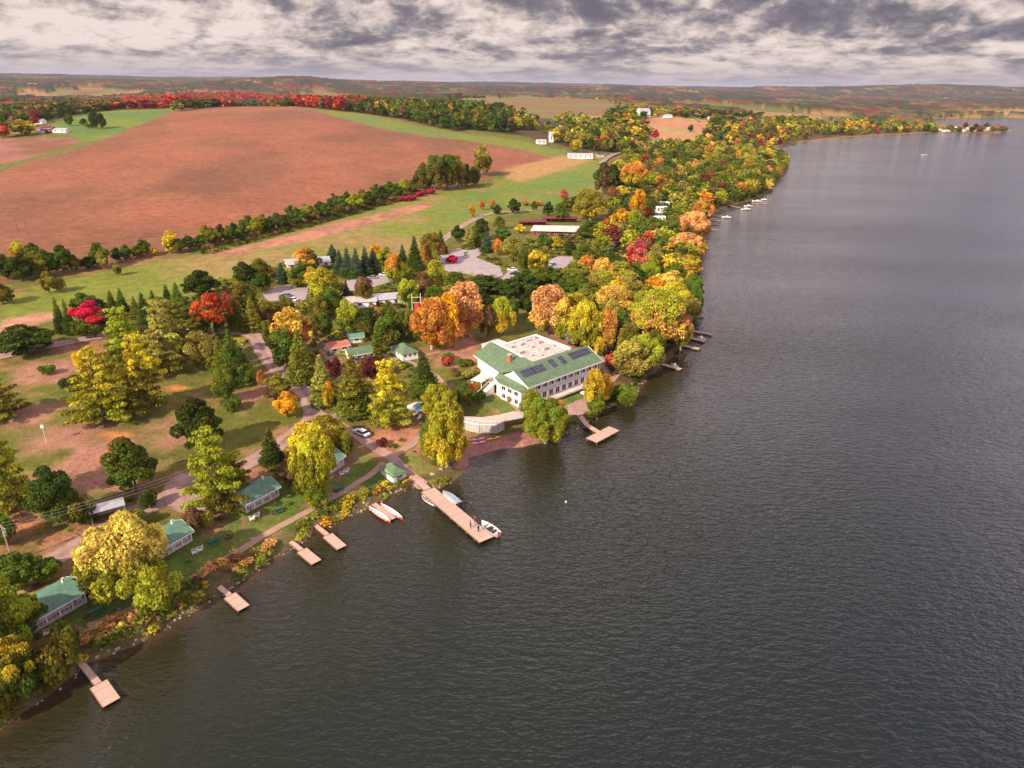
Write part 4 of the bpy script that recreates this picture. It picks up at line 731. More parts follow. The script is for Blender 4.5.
def gable(root, x0, x1, y0, y1, ze, rise, mat, ov=.45, th=.16, ridge=None):
    """roof with the ridge along x"""
    yr = (y0+y1)/2 if ridge is None else ridge; r = MB(); zr = ze+rise; k = rise/(yr-y0)
    r.slab([(x0-ov, y0-ov, ze-k*ov), (x1+ov, y0-ov, ze-k*ov), (x1+ov, yr, zr), (x0-ov, yr, zr)], th, mat)
    k2 = rise/(y1-yr); r.slab([(x0-ov, yr+.004, zr), (x1+ov, yr+.004, zr), (x1+ov, y1+ov, ze-k2*ov), (x0-ov, y1+ov, ze-k2*ov)], th, mat)
    ro = r.build('roof', root); t = MB()
    for xx in (x0-ov-.06, x1+ov): 
        t.slab([(xx, y0-ov, ze-k*ov+.03), (xx+.06, y0-ov, ze-k*ov+.03), (xx+.06, yr, zr+.03), (xx, yr, zr+.03)], .26, 'white'); t.slab([(xx, yr, zr+.03), (xx+.06, yr, zr+.03), (xx+.06, y1+ov, ze-k2*ov+.03), (xx, y1+ov, ze-k2*ov+.03)], .26, 'white')
    t.box(x0-ov, x1+ov, y0-ov-.06, y0-ov-.003, ze-k*ov-.2, ze-k*ov+.02, 'white'); t.build('roof_trim', root); return ro
def gwalls(root, x0, x1, y0, y1, z0, ze, rise, mat, ridge=None):
    yr = (y0+y1)/2 if ridge is None else ridge; w = MB()
    for xx in (x0, x1-.15): w.loft([[(xx, y0, z0), (xx, y1, z0), (xx, y1, ze-.1), (xx, yr, ze+rise-.2), (xx, y0, ze-.1)], [(xx+.15, y0, z0), (xx+.15, y1, z0), (xx+.15, y1, ze-.1), (xx+.15, yr, ze+rise-.2), (xx+.15, y0, ze-.1)]], mat)
    w.box(x0+.15, x1-.15, y0, y0+.15, z0, ze-.1, mat); w.box(x0+.15, x1-.15, y1-.15, y1, z0, ze-.1, mat); return w.build('wall', root)
def cottage(label, pl, pr, L=9., dep=6., ext=0., right=True, mat='green3', vents=1):
    """pl, pr: pixels of the lower left and lower right eave corners; the right one is kept"""
    z = 5.; a = at(pl[0], pl[1], z); b = at(pr[0], pr[1], z)
    for _ in range(3): z = hz(*b)+2.6; a = at(pl[0], pl[1], z); b = at(pr[0], pr[1], z)
    u = (b-a)/np.linalg.norm(b-a); n = np.array([-u[1], u[0]]); c = b-u*L/2+n*dep/2; zg = hz(*c)-.1; rz = math.atan2(u[1], u[0])
    zr = hz(*b)+2.6-zg
    root = empty('cottage', (c[0], c[1], zg), rz, label, 'cottage', 'green-roofed cottages along the shore'); x0, x1, y0, y1 = -L/2+.45, L/2-.45, -dep/2+1.9, dep/2-.4
    gwalls(root, x0, x1, y0, y1, 0, zr, 1.2, 'clap', 0); gable(root, x0, x1, -dep/2+.4, y1, zr, 1.25, mat, ridge=0)
    p = MB(); p.box(x0, x1, -dep/2+.35, y0, .05, .35, 'deck')
    part('porch_floor', root, lambda m: m.box(x0, x1, -dep/2+.35, y0-.003, .05, .35, 'deck'))
    for i in range(5): xx = x0+.08+(x1-x0-.16)*i/4; part('porch_post', root, lambda m: m.box(xx-.08, xx+.08, -dep/2+.4, -dep/2+.56, .35, zr-.12, 'white'))
    def rail(m):
        m.box(x0+.2, x1-.2, -dep/2+.45, -dep/2+.51, 1.15, 1.25, 'white'); m.box(x0+.2, x1-.2, -dep/2+.45, -dep/2+.51, .5, .56, 'white')
        for i in range(int((x1-x0)/.7)): m.box(x0+.25+i*.7, x0+.31+i*.7, -dep/2+.46, -dep/2+.5, .56, 1.15, 'white')
    part('railing', root, rail)
    for i in range(3): window(root, x0+.4+i*2.7, x0+2.3+i*2.7, .6, 2.2, y0)
    door = part('door', root, lambda m: m.box(x0+6.9-.0, x0+7.7, y0-.06, y0-.003, .36, 2.3, 'teal'))
    window(root, y0+.6, y0+1.8, 1., 2., x1, '+x'); window(root, y0+.6, y0+1.8, 1., 2., x0, '-x')
    for k in range(vents):
        part('chimney', root, lambda m: (m.box(x1-1.4+.0, x1-1., .4, .8, zr+.7, zr+1.75, 'white'), m.box(x1-1.45, x1-.95, .35, .85, zr+1.753, zr+1.85, 'grey')))
    return root
cottage('nearest green-roofed white cottage at the lower left edge', (47, 613), (88, 590), 9.6, 7.)
cottage('green-roofed white cottage half hidden by the large amber yellow tree', (168, 545), (194, 530), 9., 6.6)
cottage('green-roofed white cottage with the whole roof in view right of the tall pine', (246, 504), (281, 486), 9.2, 6.6)
cottage('green-roofed white cottage overhung by the bright yellow tree near the driveway junction', (327, 468), (346, 455), 8., 6.2)
# garden cottage and pavilion inland
def simple_house(name, label, cat, px, zoff, L, dep, ang, hw, rise, wall, roof, wins=3, group=None, ov=.4, door=None):
    p = gp(*px); root = empty(name, (p[0], p[1], p[2]-.15), ang, label, cat, group)
    gwalls(root, -L/2, L/2, -dep/2, dep/2, 0, hw, rise, wall); gable(root, -L/2, L/2, -dep/2, dep/2, hw, rise, roof, ov)
    for i in range(wins):
        c = -L/2+L*(i+.5)/wins; w = min(.7, L/wins*.3); window(root, c-w, c+w, hw*.35, hw*.78, -dep/2, '-y')
    if door is not None: part('door', root, lambda m: m.box(door-.5, door+.5, -dep/2-.06, -dep/2-.003, .1, min(2.2, hw*.8), 'teal'))
    return root
simple_house('cottage', 'white garden cottage with a faded green roof beside the narrow column tree', 'cottage', (360, 358), 0, 8.2, 5.5, math.radians(30), 2.7, 1.3, 'clap', 'green', 4, 'green-roofed cottages along the shore', door=3)
simple_house('shed', 'small green-roofed shed with an orange leaf-strewn roof behind the garden cottage', 'shed', (337, 350), 0, 6.5, 5., math.radians(35), 2.2, .9, 'white', 'brick', 2, door=-2)
def hip_house(name, label, cat, corners_px, ze_off, rise, wall, L=None):
    """corners_px: left, front, right eave corners in the photo"""
    z = hz(*at(*corners_px[1], 3.))+ze_off; c0, c1, c2 = [at(*c, z) for c in corners_px]; a = (c1-c0); la = np.linalg.norm(a); u = a/la; n = np.array([-u[1], u[0]]); lb = abs((c2-c1)@n); lb = max(lb, 3.2)
    c = c0+u*la/2+n*lb/2; zg = hz(*c)-.3; root = empty(name, (c[0], c[1], zg), math.atan2(u[1], u[0]), label, cat); X, Y = la/2, lb/2; h = z-zg; o = .35
    part('wall', root, lambda m: m.box(-X+o, X-o, -Y+o, Y-o, 0, h-.05, wall))
    def rf(m):
        k = min(X, Y); rx = max(X-Y, 0)+.1; ry = max(Y-X, 0)+.1; t = h+rise
        P = [(-X, -Y, h), (X, -Y, h), (X, Y, h), (-X, Y, h)]; R_ = [(-rx, -ry, t), (rx, -ry, t), (rx, ry, t), (-rx, ry, t)]
        m.add(P+R_+[(a_, b_, c_-.14) for a_, b_, c_ in P], [(0, 1, 5, 4), (1, 2, 6, 5), (2, 3, 7, 6), (3, 0, 4, 7), (4, 5, 6, 7), (0, 8, 9, 1), (1, 9, 10, 2), (2, 10, 11, 3), (3, 11, 8, 0), (11, 10, 9, 8)], 'green')
    r = part('roof', root, rf); part('roof_cap', r, lambda m: m.box(-.25, .25, -.25, .25, h+rise-.05, h+rise+.35, 'green2'))
    return root, X-o, Y-o, h
r, X_, Y_, h_ = hip_house('boathouse', 'small square white boathouse with green pyramid roof above the long dock', 'boathouse', ((378.5, 467.5), (393, 478), (407, 471.5)), 2.0, 1.5, 'white')
part('door', r, lambda m: m.box(-.9, .9, -Y_-.05, -Y_-.003, .35, 2.3, 'clap')); window(r, -.8, .8, 1.2, 2.1, X_, '+x')
r, X_, Y_, h_ = hip_house('pavilion', 'white pavilion with bright green hip roof left of the orange tree row', 'pavilion', ((390, 346.5), (401.5, 355), (418, 350.5)), 2.2, 1.7, 'clap')
for i in range(2): window(r, -X_+.5+i*X_, -X_+.5+i*X_+1.1, 1.3, 2.3, -Y_)
for i in range(3): window(r, -Y_+.5+i*1.7, -Y_+1.5+i*1.7, 1.3, 2.3, X_, '+x')
# the lodge
A = at(527.7, 387.2, 8.6); B = at(601.5, 360.5, 8.6); u = (B-A)/np.linalg.norm(B-A); LZ = 2.3
lod = empty('lodge', (A[0], A[1], LZ), math.atan2(u[1], u[0]), 'large white two-storey lodge with green roofs, solar panels and a flat pink gravel roof', 'lodge')
EV = 8.6-LZ; RG = 11.6-LZ; XL = 31.
def wl(m):
    m.box(.5, XL-.5, .9, 12, -.5, EV-.25, 'clap')
    for xx in (.5, XL-.65): m.loft([[(xx, .9, EV-.25), (xx, 11.4, EV-.25), (xx, 5.9, RG-.3)], [(xx+.15, .9, EV-.25), (xx+.15, 11.4, EV-.25), (xx+.15, 5.9, RG-.3)]], 'white')
part('wall', lod, wl)
def wl2(m): m.loft([[(2.3, 12.003, -.5), (9., 12.003, -.5), (11.5, 28., -.5), (5.6, 28., -.5)], [(2.3, 12.003, EV-.2), (9., 12.003, EV-.2), (11.5, 28., EV-.2), (5.6, 28., EV-.2)]], 'clap')
part('wall', lod, wl2)
part('wall', lod, lambda m: m.loft([[(9.1, 12.01, -.5), (30.4, 12.01, -.5), (31, 28.4, -.5), (11.6, 28.4, -.5)], [(9.1, 12.01, EV+.1), (30.4, 12.01, EV+.1), (31, 28.4, EV+.1), (11.6, 28.4, EV+.1)]], 'white'))
part('wall', lod, lambda m: m.loft([[(12.2, 28.41, -.5), (21., 28.41, -.5), (20.7, 35.6, -.5), (13.8, 35.6, -.5)], [(12.2, 28.41, EV-.6), (21., 28.41, EV-.6), (20.7, 35.6, EV-.6), (13.8, 35.6, EV-.6)]], 'white'))
part('flat_roof', lod, lambda m: m.slab([(9.4, 12.3, EV+.32), (30.2, 12.3, EV+.32), (30.7, 28.1, EV+.32), (11.9, 28.1, EV+.32)], .2, 'flat'))
part('flat_roof', lod, lambda m: m.slab([(12., 28.75, EV-.4), (21.1, 28.75, EV-.4), (20.9, 35.8, EV-.4), (13.5, 35.8, EV-.4)], .18, 'palelot'))
def pedge(m):
    Q = [(9.1, 12.02), (30.5, 12.02), (31.1, 28.5), (11.7, 28.5)]
    for i in (1, 2, 3):
        a_ = Vector((*Q[i], 0)); b_ = Vector((*Q[(i+1) % 4], 0)); d = (b_-a_).normalized(); nn = Vector((-d.y, d.x, 0))*.7; h0 = EV-.3; h1 = EV+.95 if i != 3 else RG-LZ*0+.12
        if i == 3: a_ = a_+d*.75; b_ = b_
        else: a_ = a_+d*(.72 if i == 2 else 0)
        V = [a_, b_, b_+nn, a_+nn]; m.loft([[(p.x, p.y, h0) for p in V], [(p.x, p.y, h1) for p in V]], 'white')
part('parapet', lod, pedge)
for (a_, b_, w_, d_, hh) in ((15, 19, 1.6, 1.2, .9), (20.5, 24.5, 1.4, 1.8, .8), (26, 22, 1.5, 1.3, .8), (17, 25, 1.2, 1.2, .6), (23, 16.5, 1.8, 1.2, .9), (28.2, 26, 1.2, 1., .7), (13.8, 22, 1, 1, .6), (16.5, 15.5, .8, .8, .5), (24.5, 26, 2.2, .8, .5), (19, 13.8, .6, 2., .4), (27.6, 17, .8, .8, .7), (21.5, 20.5, .7, .7, .9), (12.9, 26, .8, .8, .5)):
    part('roof_vent', lod, lambda m: (m.box(a_, a_+w_, b_, b_+d_, EV+.325, EV+.32+hh, 'grey'), m.box(a_-.08, a_+w_+.08, b_-.08, b_+d_+.08, EV+.323+hh, EV+.4+hh, 'metal')))
# long roof
def rl(m):
    m.slab([(-.1, -.35, EV-.15), (XL+.3, -.35, EV-.15), (XL+.1, 5.9, RG), (.2, 5.9, RG)], .18, 'green'); m.slab([(.2, 5.905, RG), (XL+.1, 5.905, RG), (XL+.1, 12.0, EV+.35), (.2, 12., EV+.35)], .18, 'green')
part('roof', lod, rl)
part('roof', lod, lambda m: m.add([(1.2, 12.5, EV-.1), (4.9, 29, EV-.1), (11.3, 28.4, RG), (8.6, 5.95, RG-.01), (2.2, 9.6, EV+1.2), (1.2, 12.5, EV-.3), (4.9, 29, EV-.3), (11.3, 28.4, RG-.2), (8.6, 7.5, RG-.3), (2.2, 9.6, EV+.9)],
    [(0, 4, 3, 2, 1), (5, 6, 7, 8, 9), (0, 1, 6, 5), (1, 2, 7, 6), (2, 3, 8, 7), (3, 4, 9, 8), (4, 0, 5, 9)], 'green'))
def fascia(m):
    m.box(-.1, XL+.3, -.43, -.355, EV-.45, EV-.1, 'white')
    for xx, e_ in ((-.2, 0), (XL+.22, 0)): m.slab([(xx, -.35, EV-.1), (xx+.1, -.35, EV-.1), (xx+.1, 5.9, RG+.06), (xx, 5.9, RG+.06)], .35, 'white')
    m.slab([(1.1, 12.5, EV-.05), (4.8, 29, EV-.05), (4.7, 29.02, EV-.05), (1.0, 12.52, EV-.05)], .35, 'white')
part('fascia', lod, fascia)
# pent bay on the left gable end
part('wall', lod, lambda m: m.loft([[(-1.6, .9, -.5), (.49, .9, -.5), (.49, 12.2, -.5), (-.6, 12.2, -.5), (-1.6, 9, -.5)], [(-1.6, .9, EV-1.1), (.49, .9, EV-1.1), (.49, 12.2, EV-1.1), (-.6, 12.2, EV-1.1), (-1.6, 9, EV-1.1)]], 'clap'))
part('roof', lod, lambda m: m.slab([(-2.2, .2, EV-1.05), (.48, -.1, EV-.45), (.48, 12.4, EV+.5), (-1.0, 12.6, EV-.9), (-2.2, 9.4, EV-1.05)], .16, 'green'))
def pv(x0_, x1_, f0, f1, nx, ny):
    for i in range(nx):
        for j in range(ny):
            xa = x0_+(x1_-x0_)*i/nx; xb = x0_+(x1_-x0_)*(i+.88)/nx; fa = f0+(f1-f0)*j/ny; fb = f0+(f1-f0)*(j+.84)/ny
            y_ = lambda f: 5.9-f*6.25; z_ = lambda f: RG-f*(RG-EV+.15)+.12
            part('solar_panel', lod, lambda m: m.slab([(xa, y_(fb), z_(fb)), (xb, y_(fb), z_(fb)), (xb, y_(fa), z_(fa)), (xa, y_(fa), z_(fa))], .05, 'solar'))
pv(1.6, 10.6, .12, .52, 10, 2); pv(13.2, 15.3, .06, .52, 2, 2); pv(17.2, 19.2, .06, .52, 2, 2); pv(21.6, 30.2, .06, .46, 9, 2)
part('chimney', lod, lambda m: (m.box(5.4, 6.4, 13.2, 14.3, EV+.8, RG+1.1, 'brick'), m.box(5.3, 6.5, 13.1, 14.4, RG+1.103, RG+1.3, 'stone')))
for i in range(11):
    x0_ = 1.4+i*2.68; window(lod, x0_, x0_+1.7, .75, 2.95, .9, mull=1, name='glass_door'); window(lod, x0_-.1, x0_+1.8, 3.9, 5.35, .9, mull=1)
def balc(m):
    for i in range(12): m.box(.95+i*2.68, 1.09+i*2.68, .0, .14, 3.15, EV-.5, 'white')
    m.box(.9, XL-.9, 0, .895, 3.0, 3.15, 'white')
part('balcony', lod, balc)
def brail(m):
    m.box(.9, XL-.9, .02, .08, 3.95, 4.03, 'white')
    for i in range(88): m.box(1.+i*.33, 1.05+i*.33, .03, .07, 3.16, 3.95, 'white')
part('balcony_railing', lod, brail)
for k in range(3): window(lod, 2+k*2.6, 3.7+k*2.6, 3.2, 4.5, -1.6, '-x'); window(lod, 2+k*2.6, 3.5+k*2.6, .7, 2.2, -1.6, '-x')
for k in range(5):
    # windows of the left wing, follow the slanting wall
    t = (k+.5)/5; ya = 12.6+t*15; xa = 2.3+(ya-12)*.206; fr = MB(); 
    for zz_ in ((.9, 2.3), (3.5, 5.0)):
        f = MB(); f.slab([(xa-.05, ya-.75, zz_[1]), (xa+.26, ya+.75, zz_[1]), (xa+.4, ya+.75, zz_[1]), (xa+.1, ya-.75, zz_[1])], zz_[1]-zz_[0], 'white'); fo = f.build('window', lod)
        g = MB(); g.slab([(xa-.08, ya-.63, zz_[1]-.12), (xa+.19, ya+.63, zz_[1]-.12), (xa+.3, ya+.63, zz_[1]-.12), (xa+.05, ya-.63, zz_[1]-.12)], zz_[1]-zz_[0]-.24, 'glass'); g.build('pane', fo)
def stairs(m):
    for i in range(13): m.box(-1.2-i*.42, -.8-i*.42, 13.0, 14.6, 0, 3.0-i*.22, 'white')
    for yy in (12.9, 14.6):
        m.slab([(-.8, yy, 4.1), (-.8, yy+.08, 4.1), (-6.6, yy+.08, 1.3), (-6.6, yy, 1.3)], .12, 'white')
    m.box(-.8, 2.2, 13, 15.2, 2.85, 3.05, 'white')
part('stairs', lod, stairs)
part('terrace_slab', lod, lambda m: m.box(3, 30.5, -1.6, .85, .1, .62, 'palelot'))
# louvred garden arbour
p = gp(481, 386); ab = empty('pergola', (p[0], p[1], p[2]), math.radians(60), 'white slatted pergola beside the lodge stairs', 'pergola')
for a_, b_ in ((-2.3, -1.6), (2.3, -1.6), (2.3, 1.6), (-2.3, 1.6)): part('post', ab, lambda m: m.box(a_-.08, a_+.08, b_-.08, b_+.08, -.2, 2.3, 'white'))
part('slatted_roof', ab, lambda m: [m.box(-2.6+i*.8, -2.15+i*.8, -2, 2, 2.45, 2.53, 'white') for i in range(7)]+[m.box(-2.6, 2.7, y, y+.1, 2.3, 2.445, 'white') for y in (-1.65, 1.55)])
# boardwalk deck with railing by the beach
zc = 4.; BK = [(461, 416.2), (482, 417.2), (500, 414.5), (514, 411), (525, 412.5)]; FT = [(461, 420.5), (479, 424.5), (497, 424.5), (504, 421), (523, 417.5)]
bk_ = [at(*q_, zc) for q_ in BK]; ft_ = [at(*q_, zc) for q_ in FT]; dk = empty('deck', (bk_[0][0], bk_[0][1], zc), 0, 'raised pale deck with white railing above the pink beach', 'deck')
bk_ = [(q_[0]-bk_[0][0], q_[1]-bk_[0][1]) for q_ in bk_][:1]+[(q_[0]-dk.location.x, q_[1]-dk.location.y) for q_ in bk_][1:]; ft_ = [(q_[0]-dk.location.x, q_[1]-dk.location.y) for q_ in ft_]
part('platform', dk, lambda m: [m.slab([(*ft_[i], 0), (*ft_[i+1], 0), (*bk_[i+1], 0), (*bk_[i], 0)], .2, 'deck') for i in range(4)])
def seg(m, p_, q_, o0, o1, z0, z1, mt):
    d = np.array(q_)-np.array(p_); d = d/np.linalg.norm(d); n_ = np.array([d[1], -d[0]]); P_ = [np.array(p_)+n_*o0, np.array(q_)+n_*o0, np.array(q_)+n_*o1, np.array(p_)+n_*o1]; m.loft([[(a_[0], a_[1], z0) for a_ in P_], [(a_[0], a_[1], z1) for a_ in P_]], mt)
for i in range(3):
    p_, q_ = np.array(ft_[i]), np.array(ft_[i+1]); n_ = max(2, int(np.hypot(*(q_-p_))/1.5))
    part('lattice_wall', dk, lambda m: seg(m, p_, q_, -.12, -.05, -2.6, -.205, 'grey'))
    part('railing', dk, lambda m: (seg(m, p_, q_, 0, .06, .85, .95, 'white'), seg(m, p_, q_, 0, .06, -.2, .08, 'white'), [m.tube((*(p_+(q_-p_)*k/n_), -2.6), (*(p_+(q_-p_)*k/n_), .9), .07, .07, 'white', 5) for k in range(n_+1)]))
# inland halls
simple_house('long_hall', 'long low hall with pale grey metal roof at the meadow edge', 'hall', (308, 266), 0, 19, 9, math.radians(24), 2.8, 1.3, 'white', 'metal', 5)
simple_house('long_hall', 'long white-roofed hall in the middle of the trees by the small parking lot', 'hall', (390, 302), 0, 14.5, 7.5, math.radians(18), 2.8, 1.2, 'white', 'metal', 4)
simple_house('hall', 'hall with grey-green roof left of the long white-roofed hall', 'hall', (360, 305), 0, 12, 8, math.radians(14), 2.8, 1., 'white', 'grey', 3)
simple_house('shed', 'small grey-roofed shed left of the orange-red maple', 'shed', (195, 334), 0, 4., 3.4, .4, 2.1, .8, 'grey', 'grey', 1)
simple_house('shed', 'small dark green-roofed shed behind the garden cottage', 'shed', (356, 341), 0, 4.5, 3.5, .4, 2.2, .8, 'white', 'green2', 1)
# low building with flat pale roof and dark red walls
p = gp(557, 236); lb = empty('clubhouse', (p[0], p[1], p[2]), math.radians(-3), 'low building with broad pale flat roof and dark red walls behind the lodge grounds', 'building')
part('wall', lb, lambda m: m.box(-13.5, 13.5, 1, 14, -.5, 2.7, 'barnred')); part('roof', lb, lambda m: m.slab([(-15.5, 0, 2.85), (15, -.5, 2.85), (13, 16, 3.2), (-14, 15, 3.2)], .3, 'palelot')); part('roof_vent', lb, lambda m: m.box(3, 5, 6, 7.5, 3.0, 3.7, 'grey'))
for k in range(5): window(lb, -12+k*5.2, -9.6+k*5.2, .8, 2.1, 1)
for a_, b_, Lf in ((533, 226, 17), (560, 222.5, 22)):
    p = gp(a_, b_); sh = empty('shed', (p[0], p[1], p[2]), math.radians(10 if a_ < 540 else 6), 'long low dark red open shed, '+('left' if a_ < 540 else 'right')+' of the pair behind the pale flat roof', 'shed')
    part('back_wall', sh, lambda m: m.box(-Lf/2, Lf/2, 2.6, 2.8, -.4, 3., 'barnred')); part('roof', sh, lambda m: m.slab([(-Lf/2-.3, -.4, 2.5), (Lf/2+.3, -.4, 2.5), (Lf/2+.3, 3.1, 3.3), (-Lf/2-.3, 3.1, 3.3)], .15, 'barnred'))
    for k in range(5): part('post', sh, lambda m: m.box(-Lf/2+k*Lf/4.1, -Lf/2+.2+k*Lf/4.1, 0, .2, -.4, 2.4, 'barnred'))
# shelter with curved pale roof
p = gp(109, 517); st_ = empty('shelter', (p[0], p[1], p[2]), math.radians(35), 'open shelter with curved grey corrugated roof beside the park road', 'shelter'); st_.scale = (1.08, 1.08, 1.1)
part('roof', st_, lambda m: m.loft([[(-3, -1.7+3.4*i/8, 2.5+.55*math.sin(math.pi*i/8)) for i in range(9)]+[(-3, 1.7-3.4*i/8, 2.42+.55*math.sin(math.pi*i/8)) for i in range(9)], [(3, -1.7+3.4*i/8, 2.5+.55*math.sin(math.pi*i/8)) for i in range(9)]+[(3, 1.7-3.4*i/8, 2.42+.55*math.sin(math.pi*i/8)) for i in range(9)]], 'metal'))
for a_, b_ in ((-2.8, -1.6), (2.8, -1.6), (2.8, 1.6), (-2.8, 1.6)): part('post', st_, lambda m: m.box(a_-.07, a_+.07, b_-.07, b_+.07, -.3, 2.43, 'grey'))
part('back_wall', st_, lambda m: m.box(-2.7, 2.7, 1.5, 1.58, -.3, 2.3, 'grey'))
# trailers
for k, (a_, b_) in enumerate(((664, 206), (661, 211), (660, 216), (659, 221))):
    p = gp(a_, b_); tr_ = empty('trailer', (p[0], p[1], p[2]+.1), math.radians(8), 'white mobile home, '+('farthest', 'second farthest', 'second nearest', 'nearest')[k]+' in the stack of four by the lakeside wood', 'trailer', 'white mobile homes in the lakeside wood')
    part('body', tr_, lambda m: m.loft([[(-4, -1.5, .5), (-4, 1.5, .5), (-4, 1.5, 2.9), (-4, 1.2, 3.2), (-4, -1.2, 3.2), (-4, -1.5, 2.9)], [(4, -1.5, .5), (4, 1.5, .5), (4, 1.5, 2.9), (4, 1.2, 3.2), (4, -1.2, 3.2), (4, -1.5, 2.9)]], 'white'))
    for q_ in range(3): window(tr_, -3.2+q_*2.5, -2+q_*2.5, 1.4, 2.4, -1.5)
    part('skirt', tr_, lambda m: m.box(-3.8, 3.8, -1.4, 1.4, -.2, .497, 'grey'))
# far houses and barns
def far_house(name, label, cat, px, L, dep, hw, rise, ang, wall='white', roof='metal', wins=3): return simple_house(name, label, cat, px, 0, L, dep, ang, hw, rise, wall, roof, wins)
far_house('long_barn', 'long white barn with pale roof at the right end of the far meadow', 'barn', (580, 158.5), 26, 9, 4.2, 1.6, .06, wins=5)
far_house('shed', 'small dark shed right of the long white barn', 'shed', (600, 157), 8, 6, 3, 1.2, .1, 'grey', 'dark', 1)
far_house('house', 'large white house on the far hilltop field', 'house', (643, 117), 22, 16, 10, 6, .3, wins=4)
far_house('shed', 'long low white shed right of the hilltop house', 'shed', (664, 117.5), 30, 9, 4, 2, .05, wins=4)
far_house('shed', 'small white shed at the right of the far hilltop field', 'shed', (711, 119.5), 14, 8, 4, 2, .2, wins=2)
far_house('farmhouse', 'white farmhouse cut by the left edge at the far valley', 'house', (2, 108), 14, 10, 9, 5, .8, wins=2)
far_house('long_barn', 'long white-roofed barn behind the yellow tree at the far farm', 'barn', (30, 124), 34, 10, 4, 2, .05, wins=4)
far_house('barn', 'dark red barn at the far farm', 'barn', (49, 132.5), 12, 9, 4.5, 2.5, .0, 'barnred', 'barnred', 2)
far_house('shed', 'white-roofed shed right of the dark red barn', 'shed', (61, 132.5), 14, 7, 3.2, 1.5, .05, wins=2)
far_house('shed', 'small white shed left of the dark red barn', 'shed', (42, 133), 8, 5, 2.6, 1., .05, wins=1)
far_house('chapel', 'small white steep-roofed house among trees at the far wood edge', 'house', (551, 142), 5, 6, 9, 3, .1, wins=1)
far_house('house', 'low white house left of the steep-roofed one at the far wood edge', 'house', (541, 144), 11, 7, 3.5, 2, .2, wins=2)
far_house('barn', 'tiny white barn on the far ridge at upper left', 'barn', (33, 87), 40, 22, 10, 5, .1, wins=3)
far_house('barn', 'tiny pale barn left of the other on the far ridge', 'barn', (19, 89), 34, 18, 9, 4, .1, wins=2)
for k, (a_, b_) in enumerate(((938, 131), (946, 132), (954, 129), (963, 131.5), (968, 129.5), (975, 131), (983, 131), (990, 129.5))):
    far_house('waterfront_house', 'grey-roofed waterfront house on the far point, '+('first', 'second', 'third', 'fourth', 'fifth', 'sixth', 'seventh', 'eighth')[k]+' from the left', 'house', (a_, b_), 13, 10, 3.2, 2., .3*k, ('grey', 'palelot')[k % 2], ('grey', 'grey', 'palelot')[k % 3], 2)
for k, (a_, b_, c_) in enumerate(((905, 131, 'ol'), (918, 131, 'go'), (926, 131.5, 'dg'), (934, 132, 'ol'), (942, 130, 'oy'), (950, 131.5, 'ol'), (958, 132, 'gr'), (965, 128.5, 'mr'), (972, 132, 'dg'), (976, 128.5, 'dr'), (980, 132, 'br'), (986, 128.5, 'gr'), (992, 131.5, 'ol'), (997, 131, 'og'), (1001, 132, 'br'), (1004, 131, 'ol'))):
    p = gp(a_, b_); tree('B', p[0], p[1], random.uniform(11, 17), random.uniform(10, 15), c_, None, None, None, 'trees on the far point')
# ------------------------------------------------------------------ docks and boats
def dock_seg(root, a_, b_, w, z=.55, name='deck', tw=None):
    a_ = np.array(a_); b_ = np.array(b_); d = b_-a_; L = np.linalg.norm(d); u_ = d/L; n_ = np.array([-u_[1], u_[0]])
    o = MB(); o.box(0, L, -w/2+.06, w/2-.06, z-.10, z, 'wood'); po = o.build(name, root); o2 = MB(); o2.box(0, L, -w/2, -w/2+.058, z-.26, z+.03, 'woodbeam'); o2.box(0, L, w/2-.058, w/2, z-.26, z+.03, 'woodbeam'); q_ = o2.build('side_beam', root)
    ps = []
    for k in range(max(2, int(L/3.)+1)):
        for s_ in (-1, 1): t = min(L-.15, .15+k*3.); m_ = MB(); m_.tube((t, s_*(w/2-.12), -1.4), (t, s_*(w/2-.12), z-.11), .09, .09, 'woodbeam', 6); ps.append(m_.build('pile', root))
    for ob in [po, q_]+ps:
        ob.rotation_euler = (0, 0, math.atan2(d[1], d[0])); ob.location = (a_[0]-root.location.x, a_[1]-root.location.y, 0)
    return po
def dock(label, segs, z=.55, group=None):
    a0 = at(*segs[0][0], z); root = empty('dock', (a0[0], a0[1], 0), 0, label, 'dock', group)
    for a_, b_, w in segs: dock_seg(root, at(*a_, z), at(*b_, z), w, z)
    return root
GD = 'wooden docks along the cottages'
dock('nearest wooden dock with long walkway and square platform at the lower left', [((75, 655), (98, 683.5), 1.1), ((98.4, 683.8), (111.5, 702.4), 2.5)], group=GD)
dock('wooden dock with short walkway below the second cottage, between the bank bushes', [((214.4, 582.5), (229.2, 595), 1.1), ((229.6, 595.3), (243.8, 608), 2.25)], group=GD)
dock('left dock of the close pair below the red-leafed bank', [((287.5, 539), (301.3, 549.7), 1.1), ((301.8, 550), (316.5, 562), 2.2)], group=GD)
dock('right dock of the close pair below the red-leafed bank', [((315.2, 525), (327.2, 534.6), 1.1), ((327.6, 535), (341.8, 547.4), 2.2)], group=GD)
bigd = dock('long wide wooden dock with people at its end below the boathouse', [((420.6, 482.8), (427.3, 489.1), 1.9), ((427.8, 489.6), (486.6, 539.4), 3.5)], .75)
td = dock('wooden T-shaped dock in front of the lodge', [((580, 415.5), (587.2, 425), 1.6), ((587.4, 425.2), (599.5, 432.6), 1.6)], 1.0)
a_ = at(591.2, 440.4, .9); b_ = at(614.2, 428.3, .9); dock_seg(td, a_, b_, 3.6, .9)
names = 'first second third fourth fifth sixth seventh eighth ninth tenth eleventh twelfth thirteenth fourteenth fifteenth sixteenth'.split()
